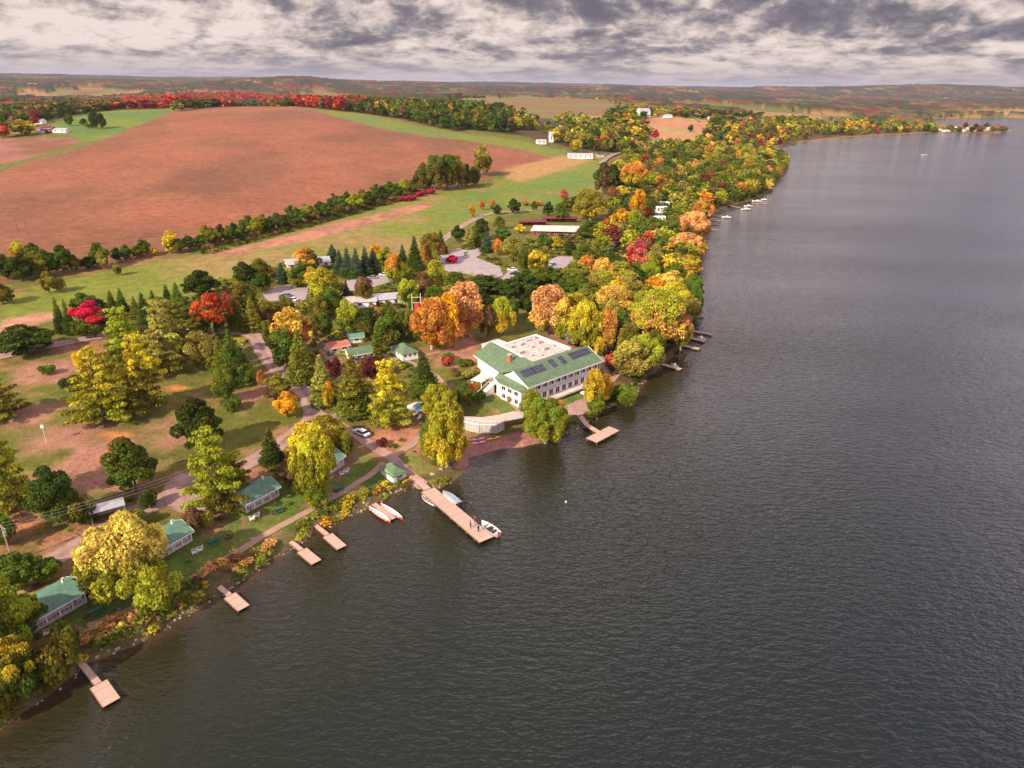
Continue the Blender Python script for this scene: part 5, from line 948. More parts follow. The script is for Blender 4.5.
sd = [((662, 364), (681, 369.2)), ((683, 345.3), (699.4, 348.8)), ((688, 337), (704.4, 341.3)), ((690, 330.3), (712, 334.4)), ((694.4, 315.6), (703.8, 316.5)), ((693.8, 290.6), (700, 291.2)), ((694, 280.6), (700, 280.9)), ((698.8, 253.2), (703.8, 253.4)), ((698.8, 247.5), (708.8, 248.2)), ((702, 241.4), (707.5, 241.6)), ((702, 237.6), (708.8, 237.9)), ((705, 229.4), (717.5, 229.9)), ((707, 224.2), (720, 224.6)), ((707, 220.3), (721, 220.7)), ((707, 215.2), (724, 216.4)), ((726, 204.8), (741, 207.9))]
for k, (a_, b_) in enumerate(sd): dock('small grey private dock on the wooded shore, %s from the nearest' % names[k], [(a_, b_, 1.9 if k < 4 else 1.5)], .6, 'small private docks on the wooded shore')
dock('long private dock farthest along the wooded shore', [((752, 203.6), (768, 203.8), 1.6)], .6, 'small private docks on the wooded shore')
def hull(mb, L, W, H, mat, inner, n=11, stern=.0, floor=.15):
    ro = []; ri = []
    for i in range(n):
        t = i/(n-1); s_ = 2*t-1; w = W/2*(1-abs(s_)**2.4) if s_ < 0 or stern == 0 else W/2*(1-(1-stern)*abs(s_)**3); w = max(w, .02); sh = H*(1+.35*abs(s_)**3*(1 if s_ < 0 or stern == 0 else .2)); x = -L/2+L*t
        ro.append([(x, w, sh), (x, w*.8, H*.3), (x, 0, -.05), (x, -w*.8, H*.3), (x, -w, sh)]); wi = max(w-.07, .01); ri.append([(x, wi, sh), (x, wi*.75, floor+.05), (x, 0, floor), (x, -wi*.75, floor+.05), (x, -wi, sh)])
    mb.loft(ro, mat, closed=False, cap=False); mb.loft([r[::-1] for r in ri], inner, closed=False, cap=False)
    for i in range(n-1):
        for k in (0, 4): mb.add([ro[i][k], ro[i+1][k], ri[i+1][k], ri[i][k]], [(0, 1, 2, 3)] if k == 0 else [(3, 2, 1, 0)], 'white')
    if stern: mb.add(ro[-1], [(0, 1, 2, 3, 4)], mat)
    return mb
def boat_at(name, label, cat, pa, pb, z, group=None):
    a_ = at(*pa, z); b_ = at(*pb, z); c_ = (a_+b_)/2; d = b_-a_; return empty(name, (c_[0], c_[1], 0), math.atan2(d[1], d[0]), label, cat, group), float(np.linalg.norm(d))
for k, (pa, pb) in enumerate((((368.5, 507.5), (390.5, 522.5)), ((380.5, 504.5), (402.5, 519.2)))):
    r, L = boat_at('canoe', 'long red and white canoe, %s one of the pair at the narrow dock' % ('left', 'right')[k], 'canoe', pa, pb, .3, 'big canoes at the narrow dock')
    mb = MB(); hull(mb, L, 1.3, .55, 'red', 'white'); mb.build('hull', r)
    for i in range(6): part('bench', r, lambda m: m.box(-L*.36+i*L*.144-.14, -L*.36+i*L*.144+.14, -.5, .5, .42, .48, 'white'))
dock('narrow wooden dock between the two red and white canoes', [((373.5, 503.5), (393.6, 518.6), 1.3)], .4, GD)
r, L = boat_at('rowing_boat', 'small white open boat moored left of the long dock', 'boat', (422, 496.5), (435, 505), .3); mb = MB(); hull(mb, L, 1.5, .6, 'white', 'grey', stern=.7); mb.build('hull', r)
for i in range(3): part('bench', r, lambda m: m.box(-L*.22+i*L*.22-.15, -L*.22+i*L*.22+.15, -.6, .6, .42, .48, 'grey'))
r, L = boat_at('covered_boat', 'motorboat under a grey canvas cover right of the long dock', 'boat', (443, 492), (459, 504.5), .5); mb = MB(); hull(mb, L, 2.2, .75, 'dark', 'dark', stern=.85); mb.build('hull', r)
part('cover', r, lambda m: m.loft([[(x, -w, .82), (x, -w*.55, .82+h), (x, w*.55, .82+h), (x, w, .82)] for x, w, h in ((-L*.46, .3, .08), (-L*.3, .8, .3), (0, 1.08, .6), (L*.3, 1.05, .5), (L*.49, .95, .15))], 'canvas'))
part('motor', r, lambda m: m.box(L*.5, L*.5+.45, -.22, .22, .2, 1.1, 'dark'))
r, L = boat_at('motorboat', 'white open motorboat with outboard moored at the end of the long dock', 'boat', (481.5, 522.5), (498, 535), .5); mb = MB(); hull(mb, L, 2.1, .85, 'white', 'white', stern=.85); mb.build('hull', r)
part('seat', r, lambda m: m.box(-.3, .4, -.8, .8, .3, .75, 'dark')); part('seat', r, lambda m: m.box(1., 1.5, -.8, .8, .3, .7, 'dark')); part('windscreen', r, lambda m: m.slab([(-.9, -.8, 1.0), (-.55, -.75, 1.45), (-.55, .75, 1.45), (-.9, .8, 1.)], .04, 'glass')); part('bow_deck', r, lambda m: m.loft([[(-L*.47, -.15, .9), (-L*.47, .15, .9)], [(-L*.2, -.85, .92), (-L*.2, .85, .92)]], 'white', closed=False, cap=False)); part('motor', r, lambda m: (m.box(L*.5, L*.5+.5, -.22, .22, .75, 1.35, 'red'), m.box(L*.5+.15, L*.5+.35, -.08, .08, -.3, .747, 'dark')))
for k, (pa, pb, w) in enumerate((((697, 337.5), (704, 340.2), 2), ((671, 365), (677, 367.6), 1.8), ((722, 217.2), (731, 217.4), 2.4), ((741, 209.5), (750, 209.2), 2.4), ((744, 206.2), (752, 206), 2.3), ((752, 201), (762, 201.4), 2.6), ((761, 199.5), (767, 199.8), 2.4))):
    r, L = boat_at('motorboat', 'small white boat moored at the private docks, %s from the nearest' % names[k], 'boat', pa, pb, .4, 'white boats at the private docks'); mb = MB(); hull(mb, L, w, .8, 'white', 'grey', stern=.85); mb.build('hull', r)
    part('cabin', r, lambda m: m.loft([[(-L*.12, -w*.3, .6), (-L*.12, w*.3, .6), (-L*.02, w*.27, 1.5), (-L*.02, -w*.27, 1.5)], [(L*.2, -w*.3, .6), (L*.2, w*.3, .6), (L*.16, w*.27, 1.5), (L*.16, -w*.27, 1.5)]], 'white'))
r, L = boat_at('motorboat', 'tiny white boat alone far out on the lake', 'boat', (921.5, 154.8), (927, 154.8), .4); mb = MB(); hull(mb, L, 2.1, .8, 'white', 'grey', stern=.85); mb.build('hull', r); part('cabin', r, lambda m: m.box(-.6, 1., -.7, .7, .6, 1.4, 'grey'))
# mooring buoy
p = at(566, 502, 0); bo = empty('buoy', (p[0], p[1], 0), 0, 'tiny white mooring buoy on the open water', 'buoy'); part('float', bo, lambda m: m.loft([[(math.cos(t)*r_, math.sin(t)*r_, z_) for t in [k*math.pi/4 for k in range(8)]] for z_, r_ in ((-.2, .08), (0, .22), (.15, .22), (.3, .08))], 'white')); part('ring', bo, lambda m: m.tube((0, 0, .3), (0, 0, .45), .03, .03, 'dark', 6))
# kayaks on land
def kayak(label, pa, pb, mat, z=None):
    g_ = gp((pa[0]+pb[0])/2, (pa[1]+pb[1])/2); a_ = at(*pa, g_[2]); b_ = at(*pb, g_[2]); d = b_-a_; L = 4.2; r = empty('kayak', (g_[0], g_[1], g_[2]+.02), math.atan2(d[1], d[0]), label, 'kayak', 'kayaks pulled up on land')
    mb = MB(); mb.loft([[(-L/2+L*i/8, w*math.cos(t), .2+.2*math.sin(t)*(.5+w)) for t in [k*math.pi/4 for k in range(8)]] for i, w in enumerate((.03, .2, .32, .38, .4, .38, .32, .2, .03))], mat); mb.build('hull', r, True)
    part('cockpit', r, lambda m: m.loft([[(.5*math.cos(t)*s_, .24*math.sin(t)*s_, z_) for t in [k*math.pi/5 for k in range(10)]] for s_, z_ in ((1, .36), (1, .44), (.8, .445))], 'dark'))
kayak('pink kayak on the beach, upper one of the two pink ones', (470, 441), (485, 438.5), 'pink'); kayak('pink kayak on the beach, lower one of the two pink ones', (471, 444.5), (486, 442), 'pink'); kayak('yellow kayak on the beach below the raised deck', (488.5, 440), (499, 437.5), 'yellow')
kayak('red kayak on the grass beside the boathouse', (400.5, 482), (408.5, 476), 'redpl'); kayak('yellow kayak on the grass beside the boathouse', (404, 482.5), (412, 477), 'yellow')
# picnic tables, garden chairs, loungers
def picnic(label, px, ang, mat='teal'):
    p = gp(*px); r = empty('picnic_table', (p[0], p[1], p[2]), ang, label, 'picnic table'); part('tabletop', r, lambda m: m.box(-1.1, 1.1, -.42, .42, .72, .78, mat))
    for s_ in (-1, 1): part('bench', r, lambda m: m.box(-1.1, 1.1, s_*.8-.15, s_*.8+.15, .42, .47, mat)); part('frame', r, lambda m: (m.tube((s_*.75, -.85, 0), (s_*.75, -.2, .71), .05, .05, mat, 5), m.tube((s_*.75, .85, 0), (s_*.75, .2, .71), .05, .05, mat, 5), m.box(s_*.75-.04, s_*.75+.04, -.8, .8, .35, .415, mat)))
picnic('dark green picnic table in front of the nearest cottage', (96, 613), .9); picnic('dark green picnic table right of the second cottage', (214, 543), .9); picnic('dark green picnic table right of the third cottage', (277, 512), .9); picnic('dark green picnic table in front of the cottage by the junction', (339, 490), .9)
def chair(label, px, ang, group):
    p = gp(*px); r = empty('garden_chair', (p[0], p[1], p[2]), ang, label, 'chair', group); s_ = 1.15
    part('seat', r, lambda m: m.slab([(-.38*s_, -.45, .38), (.38*s_, -.45, .38), (.38*s_, .25, .28), (-.38*s_, .25, .28)], .05, 'white')); part('backrest', r, lambda m: m.slab([(-.36*s_, .2, .3), (.36*s_, .2, .3), (.42*s_, .62, 1.15), (-.42*s_, .62, 1.15)], .05, 'white'))
    for q_ in (-1, 1): part('armrest', r, lambda m: m.box(q_*.46*s_-.09, q_*.46*s_+.09, -.5, .5, .6, .64, 'white')); part('leg', r, lambda m: m.box(q_*.44*s_-.04, q_*.44*s_+.04, -.45, -.37, 0, .597, 'white')); part('leg', r, lambda m: m.box(q_*.44*s_-.04, q_*.44*s_+.04, .35, .43, 0, .597, 'white'))
for nm, a_, b_ in (('nearest cottage', (47, 634.5), (54.4, 630.5)), ('second cottage', (194.7, 553.5), (200.3, 551)), ('third cottage', (252, 520), (256.8, 517)), ('cottage by the junction', (341.9, 475), (346.6, 472.5))):
    for c_, w in ((a_, 'left'), (b_, 'right')): chair('white wooden garden chair in front of the %s, %s one of two' % (nm, w), c_, -1.0, 'white garden chairs in pairs')
# swimming pool with loungers
p = gp(422, 407); pl_ = empty('swimming_pool', (p[0], p[1], p[2]), .5, 'small oval swimming pool with pale rim left of the shore willows', 'swimming pool')
def ring(r0x, r0y, r1x, r1y, z_, mat):
    return lambda m: m.loft([[(math.cos(t)*r0x, math.sin(t)*r0y, z_) for t in [k*math.pi/14 for k in range(28)]], [(math.cos(t)*r1x, math.sin(t)*r1y, z_) for t in [k*math.pi/14 for k in range(28)]], [(math.cos(t)*r1x, math.sin(t)*r1y, z_-.5) for t in [k*math.pi/14 for k in range(28)]]], mat, cap=False)
part('rim', pl_, ring(2.7, 1.9, 4.2, 3.3, .35, 'palelot')); part('water', pl_, lambda m: m.add([(math.cos(t)*2.75, math.sin(t)*1.95, .25) for t in [k*math.pi/14 for k in range(28)]], [tuple(range(28))], 'poolw'))
for k, (a_, b_) in enumerate(((411, 407), (412.5, 411), (415.5, 415), (419.5, 418.5))):
    p = gp(a_, b_); r = empty('sun_lounger', (p[0], p[1], p[2]+.02), .3+k*.35, 'white sun lounger beside the pool, %s from the left' % names[k], 'sun lounger', 'loungers beside the pool'); part('seat', r, lambda m: m.box(-1, .4, -.35, .35, .3, .4, 'white')); part('backrest', r, lambda m: m.slab([(.4, -.35, .4), (.4, .35, .4), (1, .35, .85), (1, -.35, .85)], .08, 'white'))
    for s_ in (-1, 1): part('leg', r, lambda m: m.box(-.85, -.77, s_*.3-.04, s_*.3+.04, 0, .297, 'white')); part('leg', r, lambda m: m.box(.3, .38, s_*.3-.04, s_*.3+.04, 0, .297, 'white'))
p = gp(584.3, 399); um = empty('parasol', tuple(p), 0, 'small white parasol on the lawn at the lodge right end', 'parasol'); part('pole', um, lambda m: m.tube((0, 0, 0), (0, 0, 2.3), .04, .04, 'white', 6)); part('canopy', um, lambda m: m.loft([[(math.cos(t)*r_, math.sin(t)*r_, z_) for t in [k*math.pi/4 for k in range(8)]] for z_, r_ in ((1.95, 1.35), (2.3, .8), (2.55, .05))], 'white'))
# ------------------------------------------------------------------ cars
def car(label, px, ang, mat, L=4.6, van=False):
    p = gp(*px); r = empty('parked_car', (p[0], p[1], p[2]+.12), ang, label, 'car', 'parked cars'); W = .9; hb = .95
    prof = [(-L/2, .35), (-L/2, .78), (-L*.26, hb), (L*.36, hb), (L/2, .88), (L/2, .35)]
    part('body', r, lambda m: m.loft([[(x, s_*W*f, z) for x, z in prof] for s_, f in ((-1, .96), (-1, 1), (1, 1), (1, .96))], mat))
    top = 1.75 if van else 1.48
    part('cabin', r, lambda m: m.loft([[(-L*.24, -.82, hb), (L*.37, -.82, hb), (L*.37, .82, hb), (-L*.24, .82, hb)], [(-L*.1, -.66, top-.06), (L*.26, -.66, top-.06), (L*.26, .66, top-.06), (-L*.1, .66, top-.06)]], 'glass'))
    part('roof', r, lambda m: m.box(-L*.1, L*.27, -.68, .68, top-.057, top, mat))
    for x in (-L*.31, L*.3):
        for s_ in (-1, 1):
            w = part('wheel', r, lambda m: m.tube((x, s_*.72, .33), (x, s_*.93, .33), .33, .33, 'rubber', 12)); part('rim', w, lambda m: m.tube((x, s_*.931, .33), (x, s_*.945, .33), .18, .18, 'metal', 8))
    for s_ in (-1, 1): part('headlight', r, lambda m: m.box(-L/2-.02, -L/2+.05, s_*.62-.16, s_*.62+.16, .6, .74, 'metal'))
car('white car parked on the driveway between the golden tree and the boathouse', (361.5, 435), math.radians(-38), 'c_white', 5.)
for a_, b_, g_, m_, lb_ in ((287, 297, -.5, 'c_blue', 'blue car beside the small round tree on the paved loop, left one'), (293, 301, -.5, 'c_white', 'white car on the paved loop, right of the blue one'), (384, 276, .3, 'c_white', 'white car parked right of the spruce row'), (372, 279, .3, 'c_grey', 'grey car parked at the foot of the spruce row'), (352, 296, .2, 'c_black', 'black car parked in front of the grey-green hall'),
  (512, 271, .1, 'c_white', 'white car at the right corner of the pale parking lot'), (515, 275, .1, 'c_black', 'black car below the white one at the right corner of the pale parking lot'), (512, 280, .1, 'c_grey', 'grey car in the narrow lot right of the wide dark green tree'), (552, 266, .9, 'c_grey', 'grey car on the small pale lot between green trees'), (565, 239.5, .1, 'c_red', 'dark red car in front of the low pale-roofed building, left one'), (572, 239, .1, 'c_black', 'black car in front of the low pale-roofed building, right one'), (596, 265.5, 1.1, 'c_white', 'white car on the lane beside the broad lemon green tree'),
  (666, 225, .4, 'c_white', 'white car below the white trailers'), (669, 231, .4, 'c_grey', 'grey car below the white trailers, nearer one')): car(lb_, (a_, b_), g_, m_)
# ------------------------------------------------------------------ poles, wires, sign
def tubeobj(name, parent, P, r_, mat, n=5):
    mb = MB()
    for a_, b_ in zip(P, P[1:]): mb.tube(a_, b_, r_, r_, mat, n, False)
    return mb.build(name, parent)
pole_px = [(13, 562), (216, 496)]; PT = []
for k, q_ in enumerate(pole_px):
    p = gp(*q_); r = empty('utility_pole', tuple(p), math.radians(-30), ('wooden utility pole with a pale transformer at the left edge below the layered pine', 'wooden utility pole hidden beside the tall roadside pine')[k], 'utility pole', 'utility poles along the park road'); part('shaft', r, lambda m: m.tube((0, 0, -.3), (0, 0, 8.2), .14, .09, 'palebark', 8)); part('crossarm', r, lambda m: m.box(-1.4, 1.4, -.05, .05, 7.6, 7.72, 'palebark'))
    if k == 0: part('transformer', r, lambda m: m.tube((.35, 0, 5.9), (.35, 0, 6.8), .27, .27, 'metal', 10))
    PT.append(p)
PT = [PT[0]+(PT[0]-PT[1])*1.1]+PT
for k in range(3):
    o_ = (-1.3, 0, 1.3)[k]; P = []; wd_ = PT[2]-PT[1]; wl_ = math.hypot(wd_[0], wd_[1])
    ca, sa = -wd_[1]/wl_*o_, wd_[0]/wl_*o_
    for (a_, b_) in zip(PT, PT[1:]):
        for t in np.linspace(0, 1, 12)[:-1]: q_ = a_+(b_-a_)*t; P.append((q_[0]+ca, q_[1]+sa, q_[2]+7.8-3.2*t*(1-t)))
    q_ = PT[-1]; P.append((q_[0]+ca, q_[1]+sa, q_[2]+7.8)); w = tubeobj('power_line', None, P, .014, 'metal'); setp(w, 'thin power line sagging along the park road, %s of three' % ('left', 'middle', 'right')[k], 'power line', 'power lines')
p = gp(46.6, 443); r = empty('birdhouse_pole', tuple(p), .4, 'white birdhouse on a thin white post on the bare meadow', 'birdhouse'); part('post', r, lambda m: m.tube((0, 0, -.1), (0, 0, 4.2), .06, .05, 'white', 6)); part('box', r, lambda m: m.loft([[(-.35, -.3, 4.1), (.35, -.3, 4.1), (.35, -.3, 4.65), (0, -.3, 4.95), (-.35, -.3, 4.65)], [(-.35, .3, 4.1), (.35, .3, 4.1), (.35, .3, 4.65), (0, .3, 4.95), (-.35, .3, 4.65)]], 'white'))
for k, q_ in enumerate(((18.5, 233), (28, 236))):
    p = gp(*q_); r = empty('utility_pole', tuple(p), .3, 'thin dark pole at the lower left of the ploughed hill, %s one of two' % ('left', 'right')[k], 'utility pole'); part('shaft', r, lambda m: m.tube((0, 0, 0), (0, 0, 8), .12, .09, 'bark', 6)); part('crossarm', r, lambda m: m.box(-.8, .8, -.05, .05, 7.3, 7.42, 'bark'))
# swing tower with red slide behind the orange trees
p = gp(417, 317); r = empty('play_tower', tuple(p), .2, 'tall white frame with a red banner left of the big orange tree', 'frame tower')
for a_ in (-1.6, 1.6): part('post', r, lambda m: m.tube((a_, 0, 0), (a_, 0, 9.2), .13, .1, 'white', 6))
part('crossbar', r, lambda m: m.tube((-1.6, 0, 7.6), (1.6, 0, 7.6), .09, .09, 'white', 6)); part('crossbar', r, lambda m: m.tube((-1.6, 0, 5.6), (1.6, 0, 5.6), .09, .09, 'white', 6)); part('banner', r, lambda m: m.box(-.8, .8, -.06, .06, 1.0, 5.4, 'redpl'))
# ------------------------------------------------------------------ people at the dock end
def person(label, px, ang, top, z, lean=0., arms='down'):
    a_ = at(*px, z); root = empty('person', (a_[0], a_[1], z+.03), ang, label, 'person'); me = D.meshes.new('body'); b = [(0, 0, .95), (0, 0, 1.2), (lean*.4, 0, 1.42), (lean*.6, 0, 1.54), (lean, 0, 1.66), (lean, 0, 1.76)]; E_ = [(0, 1), (1, 2), (2, 3), (3, 4), (4, 5)]; R_ = [.16, .15, .17, .07, .10, .07]
    for s_ in (-1, 1):
        i = len(b); b += [(0, s_*.1, .88), (.03, s_*.12, .48), (-.02, s_*.13, .07), (.13, s_*.14, .04)]; E_ += [(0, i), (i, i+1), (i+1, i+2), (i+2, i+3)]; R_ += [.11, .075, .05, .04]
        i = len(b); h = [(lean*.4, s_*.2, 1.42), (.02, s_*.28, 1.14), (.2 if arms == 'down' else .35, s_*.24, .9 if arms == 'down' else 1.15), (.26 if arms == 'down' else .43, s_*.22, .83 if arms == 'down' else 1.17)]; b += h; E_ += [(2, i), (i, i+1), (i+1, i+2), (i+2, i+3)]; R_ += [.065, .048, .036, .035]
    me.from_pydata(b, E_, []); o = link('body', me, root); me.skin_vertices if False else None
    md = o.modifiers.new('skin', 'SKIN'); 
    if not me.skin_vertices: 
        bpy.context.view_layer.objects.active = o
    sk = me.skin_vertices[0].data
    for k, rr0 in enumerate(R_): sk[k].radius = (rr0, rr0)
    sk[0].use_root = True; sb = o.modifiers.new('sub', 'SUBSURF'); sb.levels = 1; sb.render_levels = 2
    dg = bpy.context.evaluated_depsgraph_get(); m2 = D.meshes.new_from_object(o.evaluated_get(dg)); o.modifiers.clear(); o.data = m2
    m2.materials.clear()
    for mm in (top, 'cloth1', 'skin', 'rubber'): m2.materials.append(MT[mm])
    for pg in m2.polygons:
        c = pg.center; pg.use_smooth = True; pg.material_index = 2 if c.z > 1.5 or (abs(c.y) > .17 and c.x > .22 and c.z < 1.25) else (3 if c.z < .1 else (1 if c.z < .93 and abs(c.y) < .19 else 0))
    part('hair', root, lambda m: m.loft([[(lean-.015+math.cos(t)*r_, math.sin(t)*r_, z_) for t in [k*math.pi/5 for k in range(10)]] for z_, r_ in ((1.70, .118), (1.78, .105), (1.84, .05))], 'hair'), True)
person('person in dark jacket standing left near the end of the long dock', (470.5, 528), .5, 'cloth1', .78); person('person in red jacket leaning in the middle near the end of the long dock', (475, 522.5), -1.2, 'cloth2', .78, .12, 'out'); person('person in dark clothes standing at the dock edge beside the white motorboat', (478.5, 532), 2.3, 'cloth1', .78)
# ------------------------------------------------------------------ shore rocks and bank bushes
def rock(label, px, s_):
    p = gp(*px); r_ = np.random.default_rng(int(px[0]*7)); rings = []
    for z_, q_ in ((-.3, .9), (.05, 1.), (.35, .75), (.5, .25)): rings.append([(math.cos(t)*q_*s_*r_.uniform(.8, 1.2), math.sin(t)*q_*s_*.8*r_.uniform(.8, 1.2), z_*s_) for t in [k*math.pi/4 for k in range(8)]])
    mb = MB(); mb.loft(rings, 'rock'); o = mb.build('boulder'); o.location = tuple(p); setp(o, label, 'boulder')
for k, (a_, b_, s_) in enumerate(((432, 474, .7), (367, 490, .7), (379, 487, .6), (441, 469, .6), (252, 539, .6), (119.5, 609, .35))): rock('pale boulder on the grass bank near the shore, %s from the left' % names[[4, 2, 3, 5, 1, 0][k]], (a_, b_), s_)
r_ = np.random.default_rng(5); V = []; F = []
def shore_line(pa, pb, n, off):
    A_ = at(*pa, 0.); B_ = at(*pb, 0.); return [A_+(B_-A_)*(i+r_.random()*.6)/n for i in range(n)]
rk = []; S1 = [i for i in range(len(SHORE)) if SHORE[i][0] < 660 and SHORE[i][1] > 360]
for i in range(1, len(S1)-1):
    A_ = sp[S1[i]]; B_ = sp[S1[i+1]]; n_ = int(np.hypot(*(B_-A_))/.55)
    if 448 < SHORE[S1[i]][0] < 540: continue
    for k in range(n_):
        q_ = A_+(B_-A_)*(k+r_.random())/max(n_, 1); d = (B_-A_)/np.hypot(*(B_-A_)); nn = np.array([-d[1], d[0]]); q_ = q_+nn*r_.uniform(-.6, 1.6); s_ = r_.uniform(.15, .42); rk.append((q_, s_))
Q = np.array([q for q, _ in rk]); zq = height(Q[:, 0], Q[:, 1])
for (q_, s_), z_ in zip(rk, zq):
    b0 = len(V); 
    for zz_, f_ in ((-.3, 1.), (.35, .8), (.75, .3)):
        for k in range(5): t = k*1.2566+zz_; V.append((q_[0]+math.cos(t)*f_*s_*r_.uniform(.75, 1.25), q_[1]+math.sin(t)*f_*s_*r_.uniform(.75, 1.25), z_+zz_*s_))
    for l_ in (0, 5):
        for k in range(5): F.append((b0+l_+k, b0+l_+(k+1) % 5, b0+l_+5+(k+1) % 5, b0+l_+5+k))
me = D.meshes.new('shore_stones'); me.from_pydata(V, [], F); me.materials.append(MT['rock']); o = link('shore_stones', me); setp(o, 'small stones and rubble lining the water edge', 'stones', None, 'stuff')
# bank vegetation, nobody could count it
def bankveg(label, poly, dens_, cols, hs=(.5, 1.3), ws=(.9, 2.2), seed=1):
    P = wpoly(poly); pp = scatter(P, dens_, seed, avoid=False); it = [(x, y, random.uniform(*ws), random.uniform(*hs), random.choice(cols), 0) for x, y in pp]; o = woods('bank_bushes', label, it, 90, .2)
    if o: o['category'] = 'bushes'
bz = {}
dockfeet = [at(*q_, .5) for q_ in ((75, 655), (85, 668), (214, 582), (222, 590), (287.5, 539), (294, 545), (315, 525), (321, 530), (421, 483), (425, 488), (373, 503), (383, 511), (580, 415), (584, 421), (428, 492))]
for i in range(len(S1)-1):
    A_ = sp[S1[i]]; B_ = sp[S1[i+1]]; ln = np.hypot(*(B_-A_)); d = (B_-A_)/ln; nn = np.array([-d[1], d[0]]); xm = (SHORE[S1[i]][0]+SHORE[S1[i+1]][0])/2
    if 450 < xm < 545: continue
    wdt = 6.5 if xm < 260 else 4.2 if xm < 400 else 2.4
    for k in range(int(ln*wdt*.62)):
        q_ = A_+(B_-A_)*r_.random()+nn*r_.uniform(.5, wdt)
        if min(np.hypot(*(q_-f_)) for f_ in dockfeet) < 2.: continue
        o_ = (q_-A_)@nn
        zone_ = 'red' if (95 < xm < 150 and o_ > 3.2) or (238 < xm < 285 and o_ > 1.8) else 'gold' if 290 < xm < 400 and r_.random() < .4 else 'green'
        bz.setdefault(zone_, []).append((q_[0], q_[1], r_.uniform(1.1, 2.6), r_.uniform(.5, 1.5)*(1.2 if o_ > 2 else .8), {'red': random.choice(['pe', 'lo', 'pe', 'oy', 'br']), 'gold': random.choice(['ye', 'go', 'yg', 'og', 'ol']), 'green': random.choice(['gr', 'ol', 'gr', 'yg', 'lo', 'bg', 'br', 'ye'])}[zone_], 0))
for zn, lb_ in (('green', 'green and olive bushes crowding the bank along the water edge'), ('red', 'strips of pinkish peach bushes on the bank above the water'), ('gold', 'golden and orange bushes on the bank between the canoes and the paired docks')):
    if bz.get(zn): woods('bank_bushes', lb_, bz[zn], 130, .15)['category'] = 'bushes'
bankveg('dark green bushes on the steep bank right of the lodge dock', [(590, 416), (606, 400), (625, 392), (636, 378), (640, 384), (630, 400), (610, 406), (596, 420)], 1.4, ['gr', 'ol', 'bg', 'dg'], (1., 2.2), (1.5, 3.), seed=7)
bankveg('olive undergrowth at the very lower left corner', [(-6, 726), (0, 712), (25, 695), (48, 684), (60, 686), (30, 704), (4, 724)], 1.3, ['ol', 'br', 'gr'], (.6, 1.4), (1., 2.2), seed=8)
def under(label, poly, sp_, seed, pal_, hs, ws, thr=.45, sc=18, n=60):
    P = wpoly(poly); pp = scatter(P, sp_, seed, rel=.35, noroad=ROADS); pp = pp[fbm(pp[:, 0]/sc, pp[:, 1]/sc, seed, 3) > thr]
    o = woods('undergrowth', label, [(x, y, random.uniform(*ws), random.uniform(*hs), random.choice(pal_), 0) for x, y in pp], n, .24)
ROADS = []
for o in list(COL.objects):
    if o.get('kind') == 'structure' and o.name.split('.')[0] in ('park_road', 'driveway', 'shore_path', 'path', 'lane', 'boardwalk', 'parking_lot', 'terrace'):
        st9 = {'shore_path': 5}.get(o.name, 11); w9 = {'park_road': 3.6, 'driveway': 2.6, 'parking_lot': 3.4, 'terrace': 1.6, 'lane': 3.2}.get(o.name.split('.')[0], 1.9)
        for i9 in range(0, len(o.data.vertices), st9): v = o.data.vertices[i9]; ROADS.append((v.co.x, v.co.y, w9))
for lx in np.linspace(-3, 32, 12):
    for ly in np.linspace(-2, 34, 12): q_ = A+u*lx+np.array([-u[1], u[0]])*ly; ROADS.append((q_[0], q_[1], 3.2))
for px_ in ((62, 590), (178, 530), (262, 490), (335, 462), (393, 474), (360, 352), (403, 352), (337, 348), (420, 408), (306, 262), (388, 298), (360, 300), (480, 422), (495, 422), (557, 232), (545, 230), (570, 230)): q_ = gp(*px_); ROADS.append((q_[0], q_[1], 6.5))
under('low green and brown undergrowth between the trees of the resort', [(185, 345), (200, 285), (300, 262), (440, 262), (520, 240), (600, 235), (620, 260), (590, 350), (540, 335), (470, 335), (430, 362), (380, 395), (330, 400), (300, 372), (262, 345)], 2.7, 31, ['gr', 'dg', 'ol', 'gr', 'br', 'lo', 'yg'], (.8, 2.8), (1.8, 4.2), .40)
under('scattered low bushes on the grassy slope around the cottages', [(0, 560), (60, 520), (150, 490), (215, 470), (300, 425), (340, 430), (380, 450), (440, 425), (470, 400), (520, 410), (470, 430), (430, 470), (380, 470), (300, 510), (200, 575), (100, 625), (0, 690)], 3.2, 33, ['gr', 'ol', 'bg', 'gr', 'br'], (.3, 1.1), (.9, 2.2), .5, 7)
under('low shrubs along the foot of the hedgerow', [(200, 251), (300, 224), (425, 190), (428, 194), (300, 230), (205, 256)], 2.4, 35, ['gr', 'ol', 'dg', 'br'], (1., 2.6), (2, 4.), .2)
under('dark undergrowth below the lakeside wood', LAKEWOOD, 3.4, 37, ['dg', 'gr', 'br', 'ol'], (1.2, 3.4), (2.5, 5.), .2, 20, 46)
